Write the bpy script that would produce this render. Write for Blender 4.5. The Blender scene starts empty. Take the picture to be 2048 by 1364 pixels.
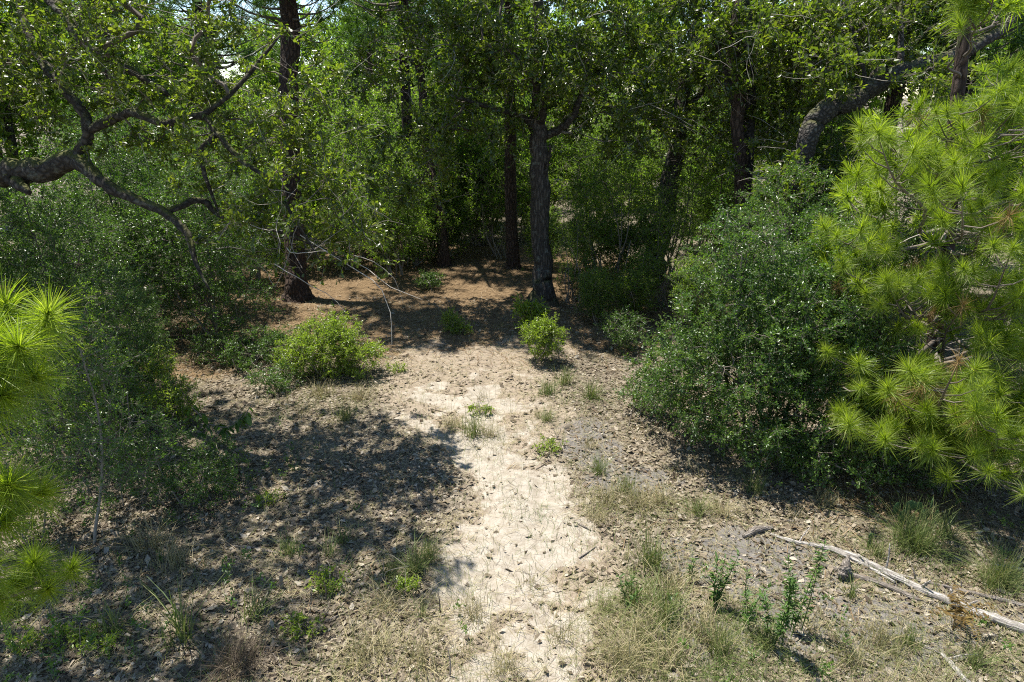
import bpy, math, random
import numpy as np

# ------------------------------------------------------------------ camera, sky, sun, exposure
SC = bpy.context.scene
COL = SC.collection
CAM_H, PITCH, FPX = 4.5, math.radians(20.0), 1365.3
cam_data = bpy.data.cameras.new("camera")
cam_data.lens = 24.0
cam_data.sensor_width = 36.0
cam_data.clip_start = 0.05
cam_data.clip_end = 2000.0
cam = bpy.data.objects.new("camera", cam_data)
cam.location = (0, 0, CAM_H)
cam.rotation_euler = (math.pi / 2 - PITCH, 0, 0)
COL.objects.link(cam)
SC.camera = cam

SUN_EL = math.radians(69.0)
SUN_AZ = math.radians(-50.0)                       # measured from +Y towards +X: ahead of the camera, to the left
SUN_DIR = np.array([math.sin(SUN_AZ) * math.cos(SUN_EL), math.cos(SUN_AZ) * math.cos(SUN_EL), math.sin(SUN_EL)])

world = bpy.data.worlds.new("World")
SC.world = world
world.use_nodes = True
wn, wl = world.node_tree.nodes, world.node_tree.links
wn.clear()
w_out = wn.new("ShaderNodeOutputWorld")
w_bg = wn.new("ShaderNodeBackground")
w_sky = wn.new("ShaderNodeTexSky")
w_sky.sky_type = 'NISHITA'
w_sky.sun_disc = False
w_sky.sun_elevation = SUN_EL
w_sky.sun_rotation = SUN_AZ
w_sky.altitude = 800.0
w_sky.air_density = 1.0
w_sky.dust_density = 0.0
w_sky.ozone_density = 1.5
w_bg.inputs[1].default_value = 0.108
wl.new(w_sky.outputs[0], w_bg.inputs[0])
wl.new(w_bg.outputs[0], w_out.inputs[0])

sun_data = bpy.data.lights.new("sun", 'SUN')
sun_data.energy = 5.0
sun_data.angle = math.radians(0.5)
sun_data.color = (1.0, 0.96, 0.895)
sun = bpy.data.objects.new("sun", sun_data)
from mathutils import Vector
sun.rotation_euler = Vector(SUN_DIR).to_track_quat('Z', 'Y').to_euler()
sun.location = (0, 0, 30)
COL.objects.link(sun)

SC.view_settings.view_transform = 'Standard'
SC.view_settings.look = 'None'
SC.view_settings.gamma = 1.0
SC.view_settings.use_curve_mapping = False
SC.view_settings.exposure = 1.15
SC.render.engine = 'CYCLES'
SC.cycles.max_bounces = 8
SC.cycles.diffuse_bounces = 4
SC.cycles.glossy_bounces = 2
SC.cycles.transmission_bounces = 4
SC.cycles.use_denoising = False
SC.cycles.pixel_filter_type = 'BLACKMAN_HARRIS'
SC.cycles.filter_width = 1.1
SC.cycles.sample_clamp_indirect = 3.0

# ------------------------------------------------------------------ helpers: coordinates
CP, SP = math.cos(PITCH), math.sin(PITCH)


def at(px, py, d):
    """point seen at photo pixel (2048 wide) at depth d along the view axis"""
    X = (px - 1024) / FPX * d
    Y = (py - 682) / FPX * d
    return np.array([X, d * CP - Y * SP, CAM_H - d * SP - Y * CP])


def lattice(ix, iy, seed):
    h = (ix.astype(np.int64) * 374761393 + iy.astype(np.int64) * 668265263 + seed * 1442695041) & 0x7fffffff
    h = ((h ^ (h >> 13)) * 1274126177) & 0x7fffffff
    h = h ^ (h >> 16)
    return (h & 0xffff) / 65535.0


def vnoise(x, y, seed=0):
    x = np.asarray(x, float); y = np.asarray(y, float)
    ix = np.floor(x).astype(np.int64); iy = np.floor(y).astype(np.int64)
    fx = x - ix; fy = y - iy
    fx = fx * fx * (3 - 2 * fx); fy = fy * fy * (3 - 2 * fy)
    a = lattice(ix, iy, seed); b = lattice(ix + 1, iy, seed)
    c = lattice(ix, iy + 1, seed); d = lattice(ix + 1, iy + 1, seed)
    return (a * (1 - fx) + b * fx) * (1 - fy) + (c * (1 - fx) + d * fx) * fy


def fbm(x, y, seed=0, octv=4):
    s = 0.0; a = 0.5; t = 0.0
    for o in range(octv):
        s = s + a * vnoise(np.asarray(x) * 2 ** o, np.asarray(y) * 2 ** o, seed + o * 17); t += a; a *= 0.5
    return s / t


def sstep(a, b, x):
    t = np.clip((np.asarray(x, float) - a) / (b - a), 0, 1)
    return t * t * (3 - 2 * t)


def gflat(px, py):
    dx = (px - 1024) / FPX; dy = (py - 682) / FPX
    dz = -SP - dy * CP
    t = CAM_H / -dz
    return dx * t, (CP - dy * SP) * t


# sandy track: photo rows -> centre and half width in metres
_rows = [(1420, 740, 1270, .4), (1364, 760, 1262, .5), (1300, 820, 1255, .6), (1200, 880, 1240, .85), (1100, 895, 1185, 1.), (1020, 945, 1150, 1.), (950, 945, 1130, 1.),
         (900, 890, 1105, .8), (850, 800, 1090, .75), (790, 790, 1060, .72), (740, 870, 1035, .5), (712, 920, 1010, .3), (690, 930, 1000, 0.)]
_py = []
for r in _rows:
    xl, yy = gflat(r[1], r[0]); xr, _ = gflat(r[2], r[0])
    _py.append((yy, (xl + xr) / 2, (xr - xl) / 2, r[3]))
_py = np.array(_py)


def path_at(y):
    return np.interp(y, _py[:, 0], _py[:, 1]), np.interp(y, _py[:, 0], _py[:, 2]), np.interp(y, _py[:, 0], _py[:, 3])


def sand_mask(x, y):
    c, w, s = path_at(y)
    n = fbm(x * 1.6, y * 1.6, 3) - 0.5
    n2 = fbm(x * 6, y * 6, 9) - 0.5
    d = np.abs(x - c) / w + n * 0.9 + n2 * 0.55
    m = 1 - sstep(0.35, 1.35, d)
    hole = sstep(0.0, 0.16, fbm(x * 2.3 + 7, y * 3.2, 31) - (0.78 - s * 0.58))
    return m * np.clip(hole, 0, 1) * np.clip(s * 1.3, 0, 1)


def dirt_mask(x, y):
    c, w, s_ = path_at(y)
    w = np.where(y > 10, np.maximum(w, 1.15), w)
    n = fbm(x * 1.1, y * 1.1, 13) - .5
    a = 1 - sstep(.7, 1.75, np.abs(x - c) / w + n * 1.1)
    return np.clip(a * (1 - sstep(11.6, 13.0, y + n * 2)), 0, 1)


def height(x, y):
    x = np.asarray(x, float); y = np.asarray(y, float)
    near = np.exp(-((x / 14) ** 2 + ((y - 9) / 16) ** 2))
    h = (fbm(x * 0.45, y * 0.45, 50, 3) - 0.5) * 0.16 * near
    c, w, s = path_at(y)
    wheel = np.exp(-(((x - c - 0.3) / 0.22) ** 2)) + np.exp(-(((x - c + 0.5) / 0.22) ** 2))
    h = h - 0.035 * wheel * near * (0.5 + vnoise(x * 3, y * 3, 8))
    h = h + 0.14 * np.exp(-(((x - 0.95) / 0.6) ** 2 + ((y - 13.2) / 1.7) ** 2))     # bank below the oak
    h = h + (fbm(x * 3.1, y * 3.1, 77, 3) - 0.5) * 0.05 * near
    return h


def g(px, py):
    x, y = gflat(px, py)
    return np.array([x, y, float(height(x, y))])


def ground_pt(x, y, dz=0.0):
    return np.array([x, y, float(height(x, y)) + dz])


# ------------------------------------------------------------------ helpers: materials
def new_mat(name):
    m = bpy.data.materials.new(name)
    m.use_nodes = True
    m.node_tree.nodes.clear()
    return m, m.node_tree.nodes, m.node_tree.links


def ramp(nodes, cols, pos=None):
    r = nodes.new("ShaderNodeValToRGB")
    n = len(cols)
    while len(r.color_ramp.elements) < n:
        r.color_ramp.elements.new(0.5)
    for i, c in enumerate(cols):
        r.color_ramp.elements[i].position = pos[i] if pos else i / (n - 1)
        r.color_ramp.elements[i].color = (*c, 1)
    return r


def attr(nodes, name):
    a = nodes.new("ShaderNodeAttribute"); a.attribute_name = name
    return a


def math_node(nodes, links, op, a, b=None, clamp=False):
    m = nodes.new("ShaderNodeMath"); m.operation = op; m.use_clamp = clamp
    for i, v in enumerate((a, b)):
        if v is None: continue
        if isinstance(v, (int, float)): m.inputs[i].default_value = v
        else: links.new(v, m.inputs[i])
    return m.outputs[0]


def leaf_mat(name, cols, rough=0.42, spec=0.5, trans=0.35, tcol=(1.0, 1.15, 0.45), tgain=1.25):
    m, N, L = new_mat(name)
    out = N.new("ShaderNodeOutputMaterial")
    t = attr(N, "tint")
    oi = N.new("ShaderNodeObjectInfo")
    v = math_node(N, L, 'MULTIPLY_ADD', t.outputs['Fac'], 0.86)
    v.node.inputs[2].default_value = 0.0
    k = math_node(N, L, 'MULTIPLY', oi.outputs['Random'], 0.14)
    f = math_node(N, L, 'ADD', v, k, True)
    r = ramp(N, cols)
    L.new(f, r.inputs[0])
    p = N.new("ShaderNodeBsdfPrincipled")
    p.inputs['Roughness'].default_value = rough
    p.inputs['Specular IOR Level'].default_value = spec
    L.new(r.outputs[0], p.inputs['Base Color'])
    mul = N.new("ShaderNodeMix"); mul.data_type = 'RGBA'; mul.blend_type = 'MULTIPLY'; mul.inputs[0].default_value = 1
    L.new(r.outputs[0], mul.inputs[6])
    mul.inputs[7].default_value = (tcol[0] * tgain, tcol[1] * tgain, tcol[2] * tgain, 1)
    tr = N.new("ShaderNodeBsdfTranslucent")
    L.new(mul.outputs[2], tr.inputs[0])
    mx = N.new("ShaderNodeMixShader"); mx.inputs[0].default_value = trans
    L.new(p.outputs[0], mx.inputs[1]); L.new(tr.outputs[0], mx.inputs[2])
    L.new(mx.outputs[0], out.inputs[0])
    return m


def bark_mat(name, cols, scale=(9, 9, 2.2), bump=0.6, moss=0.0, lichen=0.0, rough=0.9, dist=0.03):
    m, N, L = new_mat(name)
    out = N.new("ShaderNodeOutputMaterial")
    tc = N.new("ShaderNodeTexCoord")
    mp = N.new("ShaderNodeMapping"); mp.inputs['Scale'].default_value = scale
    L.new(tc.outputs['Object'], mp.inputs[0])
    nz = N.new("ShaderNodeTexNoise"); nz.inputs['Scale'].default_value = 1.3; nz.inputs['Detail'].default_value = 5
    L.new(mp.outputs[0], nz.inputs[0])
    mixv = N.new("ShaderNodeMix"); mixv.data_type = 'VECTOR'; mixv.inputs[0].default_value = 0.22
    L.new(mp.outputs[0], mixv.inputs[4]); L.new(nz.outputs['Color'], mixv.inputs[5])
    vo = N.new("ShaderNodeTexVoronoi"); vo.feature = 'DISTANCE_TO_EDGE'; vo.inputs['Scale'].default_value = 2.2
    L.new(mixv.outputs[1], vo.inputs[0])
    sm = N.new("ShaderNodeMapRange"); sm.inputs[1].default_value = 0.0; sm.inputs[2].default_value = 0.28
    L.new(vo.outputs['Distance'], sm.inputs[0])
    n2 = N.new("ShaderNodeTexNoise"); n2.inputs['Scale'].default_value = 5; n2.inputs['Detail'].default_value = 8; n2.inputs['Roughness'].default_value = 0.7
    L.new(mp.outputs[0], n2.inputs[0])
    hgt = math_node(N, L, 'ADD', math_node(N, L, 'MULTIPLY', sm.outputs[0], 0.7), math_node(N, L, 'MULTIPLY', n2.outputs['Fac'], 0.6))
    r = ramp(N, cols)
    L.new(math_node(N, L, 'MULTIPLY', hgt, 0.8), r.inputs[0])
    col = r.outputs[0]
    if lichen:
        n3 = N.new("ShaderNodeTexNoise"); n3.inputs['Scale'].default_value = 7; n3.inputs['Detail'].default_value = 6; n3.inputs['Roughness'].default_value = 0.65
        L.new(tc.outputs['Object'], n3.inputs[0])
        rr = ramp(N, [(0, 0, 0), (1, 1, 1)], [0.55, 0.66]); L.new(n3.outputs['Fac'], rr.inputs[0])
        mx = N.new("ShaderNodeMix"); mx.data_type = 'RGBA'
        L.new(math_node(N, L, 'MULTIPLY', rr.outputs[0], lichen), mx.inputs[0])
        L.new(col, mx.inputs[6]); mx.inputs[7].default_value = (.25, .27, .22, 1)
        col = mx.outputs[2]
    if moss:                                             # moss grows on the upper side of limbs
        ge = N.new("ShaderNodeNewGeometry"); sx = N.new("ShaderNodeSeparateXYZ")
        L.new(ge.outputs['Normal'], sx.inputs[0])
        n4 = N.new("ShaderNodeTexNoise"); n4.inputs['Scale'].default_value = 3.5; n4.inputs['Detail'].default_value = 5
        L.new(tc.outputs['Object'], n4.inputs[0])
        a = math_node(N, L, 'ADD', sx.outputs[2], math_node(N, L, 'MULTIPLY', n4.outputs['Fac'], 1.6))
        rr = ramp(N, [(0, 0, 0), (1, 1, 1)], [0.62, 0.8])
        L.new(math_node(N, L, 'MULTIPLY', a, 0.5), rr.inputs[0])
        mx = N.new("ShaderNodeMix"); mx.data_type = 'RGBA'
        L.new(math_node(N, L, 'MULTIPLY', rr.outputs[0], moss), mx.inputs[0])
        L.new(col, mx.inputs[6]); mx.inputs[7].default_value = (.07, .075, .012, 1)
        col = mx.outputs[2]
    p = N.new("ShaderNodeBsdfPrincipled"); p.inputs['Roughness'].default_value = rough
    p.inputs['Specular IOR Level'].default_value = 0.25
    L.new(col, p.inputs['Base Color'])
    b = N.new("ShaderNodeBump"); b.inputs['Strength'].default_value = bump; b.inputs['Distance'].default_value = dist
    L.new(hgt, b.inputs['Height']); L.new(b.outputs[0], p.inputs['Normal'])
    L.new(p.outputs[0], out.inputs[0])
    return m


def plain_mat(name, cols, rough=0.85, spec=0.3, use_tint=True, trans=0.0):
    m, N, L = new_mat(name)
    out = N.new("ShaderNodeOutputMaterial")
    r = ramp(N, cols)
    if use_tint:
        a = attr(N, "tint"); L.new(a.outputs['Fac'], r.inputs[0])
    else:
        oi = N.new("ShaderNodeObjectInfo"); L.new(oi.outputs['Random'], r.inputs[0])
    p = N.new("ShaderNodeBsdfPrincipled"); p.inputs['Roughness'].default_value = rough
    p.inputs['Specular IOR Level'].default_value = spec
    L.new(r.outputs[0], p.inputs['Base Color'])
    if trans:
        tr = N.new("ShaderNodeBsdfTranslucent"); L.new(r.outputs[0], tr.inputs[0])
        mx = N.new("ShaderNodeMixShader"); mx.inputs[0].default_value = trans
        L.new(p.outputs[0], mx.inputs[1]); L.new(tr.outputs[0], mx.inputs[2]); L.new(mx.outputs[0], out.inputs[0])
    else:
        L.new(p.outputs[0], out.inputs[0])
    return m


M = {}
M['oak_leaf'] = leaf_mat("oak_leaf", [(.036, .060, .010), (.080, .112, .014), (.130, .160, .020), (.200, .205, .030)], rough=.32, spec=.6, trans=.47, tgain=1.75)
M['oak_leaf_far'] = leaf_mat("oak_leaf_far", [(.045, .080, .014), (.085, .135, .020), (.130, .180, .028), (.19, .22, .04)], rough=.5, spec=.3, trans=.58, tgain=2.1)
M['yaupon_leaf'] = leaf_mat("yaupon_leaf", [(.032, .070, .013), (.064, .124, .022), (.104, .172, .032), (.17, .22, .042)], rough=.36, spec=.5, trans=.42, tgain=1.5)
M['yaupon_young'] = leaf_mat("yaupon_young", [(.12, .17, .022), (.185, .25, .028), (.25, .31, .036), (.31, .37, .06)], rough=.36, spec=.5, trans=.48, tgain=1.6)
M['weed_leaf'] = leaf_mat("weed_leaf", [(.035, .08, .018), (.06, .12, .022), (.09, .16, .03), (.14, .19, .04)], rough=.5, spec=.35, trans=.35)
M['needle'] = leaf_mat("needle", [(.068, .114, .012), (.14, .205, .018), (.228, .292, .028), (.36, .39, .10)], rough=.45, spec=.4, trans=.45, tcol=(1.05, 1.15, .35), tgain=1.6)
M['needle_far'] = leaf_mat("needle_far", [(.035, .075, .018), (.065, .125, .024), (.10, .165, .03), (.15, .20, .04)], rough=.5, spec=.3, trans=.35)
M['needle_brown'] = leaf_mat("needle_brown", [(.12, .07, .025), (.22, .14, .05), (.32, .23, .10)], rough=.6, spec=.25, trans=.25, tcol=(1, .95, .5))
M['grass'] = leaf_mat("grass", [(.06, .10, .025), (.11, .15, .04), (.19, .20, .075), (.34, .30, .16)], rough=.6, spec=.25, trans=.3, tcol=(1, 1.05, .6))
M['grass_dry'] = leaf_mat("grass_dry", [(.12, .13, .05), (.22, .19, .09), (.34, .29, .16), (.45, .39, .25)], rough=.7, spec=.2, trans=.22, tcol=(1, 1, .7))
M['dead_leaf'] = leaf_mat("dead_leaf", [(.05, .036, .023), (.135, .104, .069), (.25, .205, .146), (.44, .387, .303)], rough=.75, spec=.2, trans=.15, tcol=(1, .9, .7))
M['straw'] = leaf_mat("straw", [(.075, .044, .022), (.15, .096, .048), (.235, .16, .084), (.33, .255, .16)], rough=.7, spec=.2, trans=.05, tcol=(1, .8, .6))
M['oak_bark'] = bark_mat("oak_bark", [(.016, .013, .010), (.052, .043, .034), (.115, .098, .080)], moss=.5, lichen=.35)
M['oak_bark_grey'] = bark_mat("oak_bark_grey", [(.035, .03, .026), (.12, .105, .09), (.24, .215, .19)], moss=.5, lichen=.4)
M['limb_bark'] = bark_mat("limb_bark", [(.012, .010, .008), (.038, .032, .026), (.085, .073, .060)], scale=(7, 7, 7), moss=.8, lichen=.3, bump=.8)
M['limb_grey'] = bark_mat("limb_grey", [(.014, .012, .010), (.052, .045, .038), (.125, .11, .093)], scale=(8, 8, 8), moss=.5, lichen=.25, bump=.9)
M['pine_bark'] = bark_mat("pine_bark", [(.014, .010, .008), (.055, .036, .026), (.12, .08, .058)], scale=(8, 8, 3.0), bump=.9, dist=.05)
M['twig'] = plain_mat("twig", [(.07, .055, .042), (.15, .125, .10), (.25, .215, .175)])
M['bare_twig'] = plain_mat("bare_twig", [(.16, .135, .11), (.28, .245, .20), (.42, .38, .32)])
M['yaupon_stem'] = plain_mat("yaupon_stem", [(.08, .065, .05), (.17, .145, .115), (.26, .23, .19)])
M['dead_wood'] = bark_mat("dead_wood", [(.095, .08, .066), (.265, .24, .208), (.45, .42, .378)], scale=(2.0, 26, 26), bump=.5, dist=.015)
M['dead_wood_dark'] = bark_mat("dead_wood_dark", [(.05, .042, .034), (.16, .135, .11), (.30, .265, .225)], scale=(2.0, 26, 26), bump=.6, dist=.015)
M['stick'] = plain_mat("stick", [(.09, .065, .048), (.19, .15, .115), (.36, .31, .26)], use_tint=False)
M['cactus'] = bark_mat("cactus", [(.03, .06, .02), (.055, .11, .035), (.085, .15, .05)], scale=(14, 14, 14), bump=.2, rough=.5, dist=.01)
M['fern_brown'] = leaf_mat("fern_brown", [(.075, .045, .016), (.15, .10, .03), (.25, .19, .05)], rough=.7, spec=.2, trans=.25, tcol=(1, .9, .6))


# ------------------------------------------------------------------ helpers: meshes and objects
def make_mesh(name, verts, faces, tint=None, mat=None, smooth=False):
    verts = np.ascontiguousarray(verts, dtype=np.float32)
    faces = np.ascontiguousarray(faces, dtype=np.int32)
    nf, k = faces.shape
    me = bpy.data.meshes.new(name)
    me.vertices.add(len(verts)); me.vertices.foreach_set("co", verts.ravel())
    me.loops.add(nf * k); me.loops.foreach_set("vertex_index", faces.ravel())
    me.polygons.add(nf)
    me.polygons.foreach_set("loop_start", np.arange(0, nf * k, k, dtype=np.int32))
    if smooth:
        me.polygons.foreach_set("use_smooth", np.ones(nf, dtype=bool))
    if tint is not None:
        a = me.attributes.new("tint", 'FLOAT', 'POINT')
        a.data.foreach_set("value", np.ascontiguousarray(tint, dtype=np.float32))
    if mat is not None:
        me.materials.append(mat)
    me.update(calc_edges=True)
    return me


class Acc:
    """collects quads (or tris) from several shapes into one mesh"""
    def __init__(s, k=4):
        s.v, s.f, s.t, s.n, s.k = [], [], [], 0, k

    def add(s, v, f, t=None):
        v = np.asarray(v, float).reshape(-1, 3)
        s.v.append(v); s.f.append(np.asarray(f) + s.n)
        if t is None: t = 0.5
        s.t.append(np.broadcast_to(np.asarray(t, float), (len(v),)))
        s.n += len(v)

    def mesh(s, name, mat, smooth=False):
        if not s.v: return None
        return make_mesh(name, np.concatenate(s.v), np.concatenate(s.f), np.concatenate(s.t), mat, smooth)


def link(name, me, parent=None, **props):
    o = bpy.data.objects.new(name, me); COL.objects.link(o)
    if parent is not None: o.parent = parent
    for k, v in props.items(): o[k] = v
    return o


def thing(name, label, cat, loc, group=None, rz=0.0):
    o = bpy.data.objects.new(name, None); COL.objects.link(o)
    o.empty_display_size = 0.2
    o.location = [float(c) for c in loc]; o.rotation_euler = (0, 0, rz)
    o['label'] = label; o['category'] = cat
    if group: o['group'] = group
    return o


def tag(o, label, cat, group=None):
    o['label'] = label; o['category'] = cat
    if group: o['group'] = group
    return o


def dup(root, loc, rz=0.0, sc=1.0, label=None, group=None):
    r = root.copy(); COL.objects.link(r)
    r.location = [float(c) for c in loc]; r.rotation_euler = (0, 0, rz)
    r.scale = (sc, sc, sc) if isinstance(sc, (int, float)) else sc
    if label: r['label'] = label
    if group: r['group'] = group
    for ch in list(root.children):
        c = ch.copy(); COL.objects.link(c); c.parent = r
        for gch in list(ch.children):
            d = gch.copy(); COL.objects.link(d); d.parent = c
    return r


def unit(v):
    return v / np.maximum(np.linalg.norm(v, axis=-1, keepdims=True), 1e-9)


def tubes(P, R, n=5):
    """P (m,k,3), R (m,k) -> verts, quads, per-vertex index of its tube"""
    P = np.asarray(P, float); R = np.asarray(R, float)
    m, k, _ = P.shape
    T = np.empty_like(P)
    T[:, 1:-1] = P[:, 2:] - P[:, :-2] if k > 2 else T[:, 1:-1]
    T[:, 0] = P[:, 1] - P[:, 0]; T[:, -1] = P[:, -1] - P[:, -2]
    T = unit(T)
    mean = unit(P[:, -1] - P[:, 0])
    ref = np.where(np.abs(mean[:, 2:3]) > 0.75, np.array([[0.83, 0.56, 0.0]]), np.array([[0.0, 0.0, 1.0]]))
    ref = np.where(np.abs((ref * mean).sum(1, keepdims=True)) > 0.9, np.array([[0.0, 1.0, 0.2]]), ref)
    U = unit(np.cross(T, ref[:, None, :])); V = np.cross(T, U)
    a = np.arange(n) * 2 * math.pi / n
    ring = U[:, :, None, :] * np.cos(a)[None, None, :, None] + V[:, :, None, :] * np.sin(a)[None, None, :, None]
    verts = P[:, :, None, :] + ring * R[:, :, None, None]
    idx = np.arange(m * k * n).reshape(m, k, n)
    q = np.stack([idx[:, :-1, :], np.roll(idx, -1, 2)[:, :-1, :], np.roll(idx, -1, 2)[:, 1:, :], idx[:, 1:, :]], -1)
    return verts.reshape(-1, 3), q.reshape(-1, 4), np.repeat(np.arange(m), k * n)


def catmull(P, n):
    P = np.asarray(P, float)
    Q = np.vstack([2 * P[0] - P[1], P, 2 * P[-1] - P[-2]])
    out = []
    for i in range(1, len(Q) - 2):
        p0, p1, p2, p3 = Q[i - 1], Q[i], Q[i + 1], Q[i + 2]
        for s in np.linspace(0, 1, n, endpoint=False):
            out.append(0.5 * ((2 * p1) + (-p0 + p2) * s + (2 * p0 - 5 * p1 + 4 * p2 - p3) * s * s + (-p0 + 3 * p1 - 3 * p2 + p3) * s ** 3))
    out.append(Q[-2])
    return np.array(out)


def solid_tube(P, R, n=10, rough=0.06, seed=0, caps=True):
    """one closed gnarly tube"""
    rng = np.random.default_rng(seed)
    P = np.asarray(P, float); R = np.asarray(R, float)
    v, f, _ = tubes(P[None], R[None], n)
    k = len(P)
    v = v.reshape(k, n, 3)
    nz = rng.normal(0, 1, (k, n))
    nz = (nz + np.roll(nz, 1, 0) + np.roll(nz, 1, 1)) / 1.7
    v = v + (v - P[:, None, :]) * nz[:, :, None] * rough
    v = v.reshape(-1, 3)
    if caps:
        c0, c1 = len(v), len(v) + 1
        v = np.vstack([v, P[0], P[-1]])
        e = (k - 1) * n
        cap = [[c0, (j + 1) % n, j, c0] for j in range(n)] + [[c1, e + j, e + (j + 1) % n, c1] for j in range(n)]
        capf = np.array(cap)
        return v, f, capf[:, :3]
    return v, f, np.zeros((0, 3), int)


def tube_mesh(name, lines, mat, n=10, rough=0.06, seed=0):
    """several connected tubes of ONE body (a trunk with its stubs) as one closed mesh"""
    vs, fs, ts, off = [], [], [], 0
    for i, (P, R) in enumerate(lines):
        v, f, c = solid_tube(P, R, n, rough, seed + i)
        vs.append(v); fs.append(np.vstack([np.stack([f[:, 0], f[:, 1], f[:, 2]], 1), np.stack([f[:, 0], f[:, 2], f[:, 3]], 1), c]) + off)
        off += len(v)
    V = np.concatenate(vs)
    return make_mesh(name, V, np.concatenate(fs), np.full(len(V), .5), mat, True)


# leaf templates in (along, across, up), unit length
def leaf_quads(kind):
    if kind == 'oak':      # broad, two quads folded on the midrib
        v = np.array([[0, 0, 0], [.42, .20, .06], [.86, .27, .03], [1, 0, -.05], [.86, -.27, .03], [.42, -.20, .06], [.45, 0, 0]])
        f = np.array([[0, 6, 2, 1], [6, 3, 2, 2], [0, 5, 4, 6], [6, 4, 3, 3]])
        v = np.array([[0, 0, 0], [.40, .19, .05], [.82, .26, .04], [1, 0, -.06], [.82, -.26, .04], [.40, -.19, .05]])
        f = np.array([[0, 3, 2, 1], [0, 5, 4, 3]])
    elif kind == 'small':  # one folded quad pair
        v = np.array([[0, 0, 0], [.5, .25, .07], [1, 0, 0], [.5, -.25, .07]])
        f = np.array([[0, 2, 1], [0, 3, 2]])
    elif kind == 'lance':
        v = np.array([[0, 0, 0], [.35, .11, .03], [.7, .09, 0], [1, 0, -.12], [.7, -.09, 0], [.35, -.11, .03]])
        f = np.array([[0, 3, 2, 1], [0, 5, 4, 3]])
    elif kind == 'dead':   # curled litter leaf
        v = np.array([[0, 0, .02], [.30, .17, .12], [.72, .33, .20], [1, .04, -.04], [.86, -.22, .16], [.42, -.30, .05]])
        f = np.array([[0, 3, 2, 1], [0, 5, 4, 3]])
    return v, f


def put_leaves(pos, axis, normal, size, kind):
    tv, tf = leaf_quads(kind)
    x = unit(axis); z = unit(normal - x * (normal * x).sum(-1, keepdims=True)); y = np.cross(z, x)
    s = size[:, None, None]
    v = pos[:, None, :] + s * (tv[None, :, 0:1] * x[:, None, :] + tv[None, :, 1:2] * y[:, None, :] + tv[None, :, 2:3] * z[:, None, :])
    n, k = len(pos), len(tv)
    f = tf[None] + (np.arange(n) * k)[:, None, None]
    return v.reshape(-1, 3), f.reshape(-1, tf.shape[1])


UP = np.array([0, 0, 1.0])


def sprays(tips, dirs, rng, n_tw, n_leaf, tw_len, leaf_len, kind, droop=-0.1, spread=.9, up_bias=.7, tw_r=.003, clump_tint=.3):
    """leafy twigs at the branch tips: returns (leaf verts, faces, tint), (twig verts, faces, tint)"""
    T = len(tips)
    d = np.repeat(dirs, n_tw, 0) * .65 + rng.normal(0, 1, (T * n_tw, 3)) * spread * .6 + UP * .12
    d = unit(d)
    Lw = tw_len * rng.uniform(.5, 1.25, T * n_tw)
    base = np.repeat(tips, n_tw, 0) - d * Lw[:, None] * .12
    def pos_at(s, i):
        return base[i] + d[i] * (Lw[i] * s)[:, None] + UP * (droop * Lw[i] * s * s)[:, None]
    i3 = np.arange(T * n_tw)
    ss = (0, .5, 1.0) if tw_r > .002 and kind == 'oak' else (0, 1.0)
    P = np.stack([pos_at(np.full(T * n_tw, s), i3) for s in ss], 1)
    R = np.tile(np.linspace(1.3, .6, len(ss)) * tw_r, (T * n_tw, 1))
    tv, tf, ti = tubes(P, R, 3)
    tt = rng.uniform(0, 1, T * n_tw)[ti]
    i = np.repeat(i3, n_leaf)
    s = rng.uniform(.12, 1.05, len(i))
    pos = pos_at(s, i) + rng.normal(0, 1, (len(i), 3)) * leaf_len * .25
    ax = d[i] * .5 + rng.normal(0, 1, (len(i), 3)) * .65 + UP * .02
    nr = UP * up_bias + rng.normal(0, 1, (len(i), 3)) * .6
    size = leaf_len * rng.uniform(.55, 1.2, len(i))
    v, f = put_leaves(pos, ax, nr, size, kind)
    ct = rng.normal(0, 1, T * n_tw) * clump_tint * .5 + np.repeat(rng.normal(0, 1, T), n_tw) * clump_tint * .5
    t = np.clip(.42 + ct[i] * .6 + rng.normal(0, .17, len(i)), 0, 1)
    t = np.repeat(t, len(v) // len(i))
    return (v, f, t), (tv, tf, tt)


def ellipsoids(rng, blobs, n, shell=.45):
    """n points in a union of ellipsoids, thinned towards the middle"""
    w = np.array([b[1][0] * b[1][1] * b[1][2] * (b[2] if len(b) > 2 else 1) for b in blobs]); w = w / w.sum()
    which = rng.choice(len(blobs), n, p=w)
    u = unit(rng.normal(0, 1, (n, 3))); r = rng.uniform(shell ** 3, 1, n) ** (1 / 3)
    c = np.array([b[0] for b in blobs]); rad = np.array([b[1] for b in blobs])
    return c[which] + u * r[:, None] * rad[which]


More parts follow.
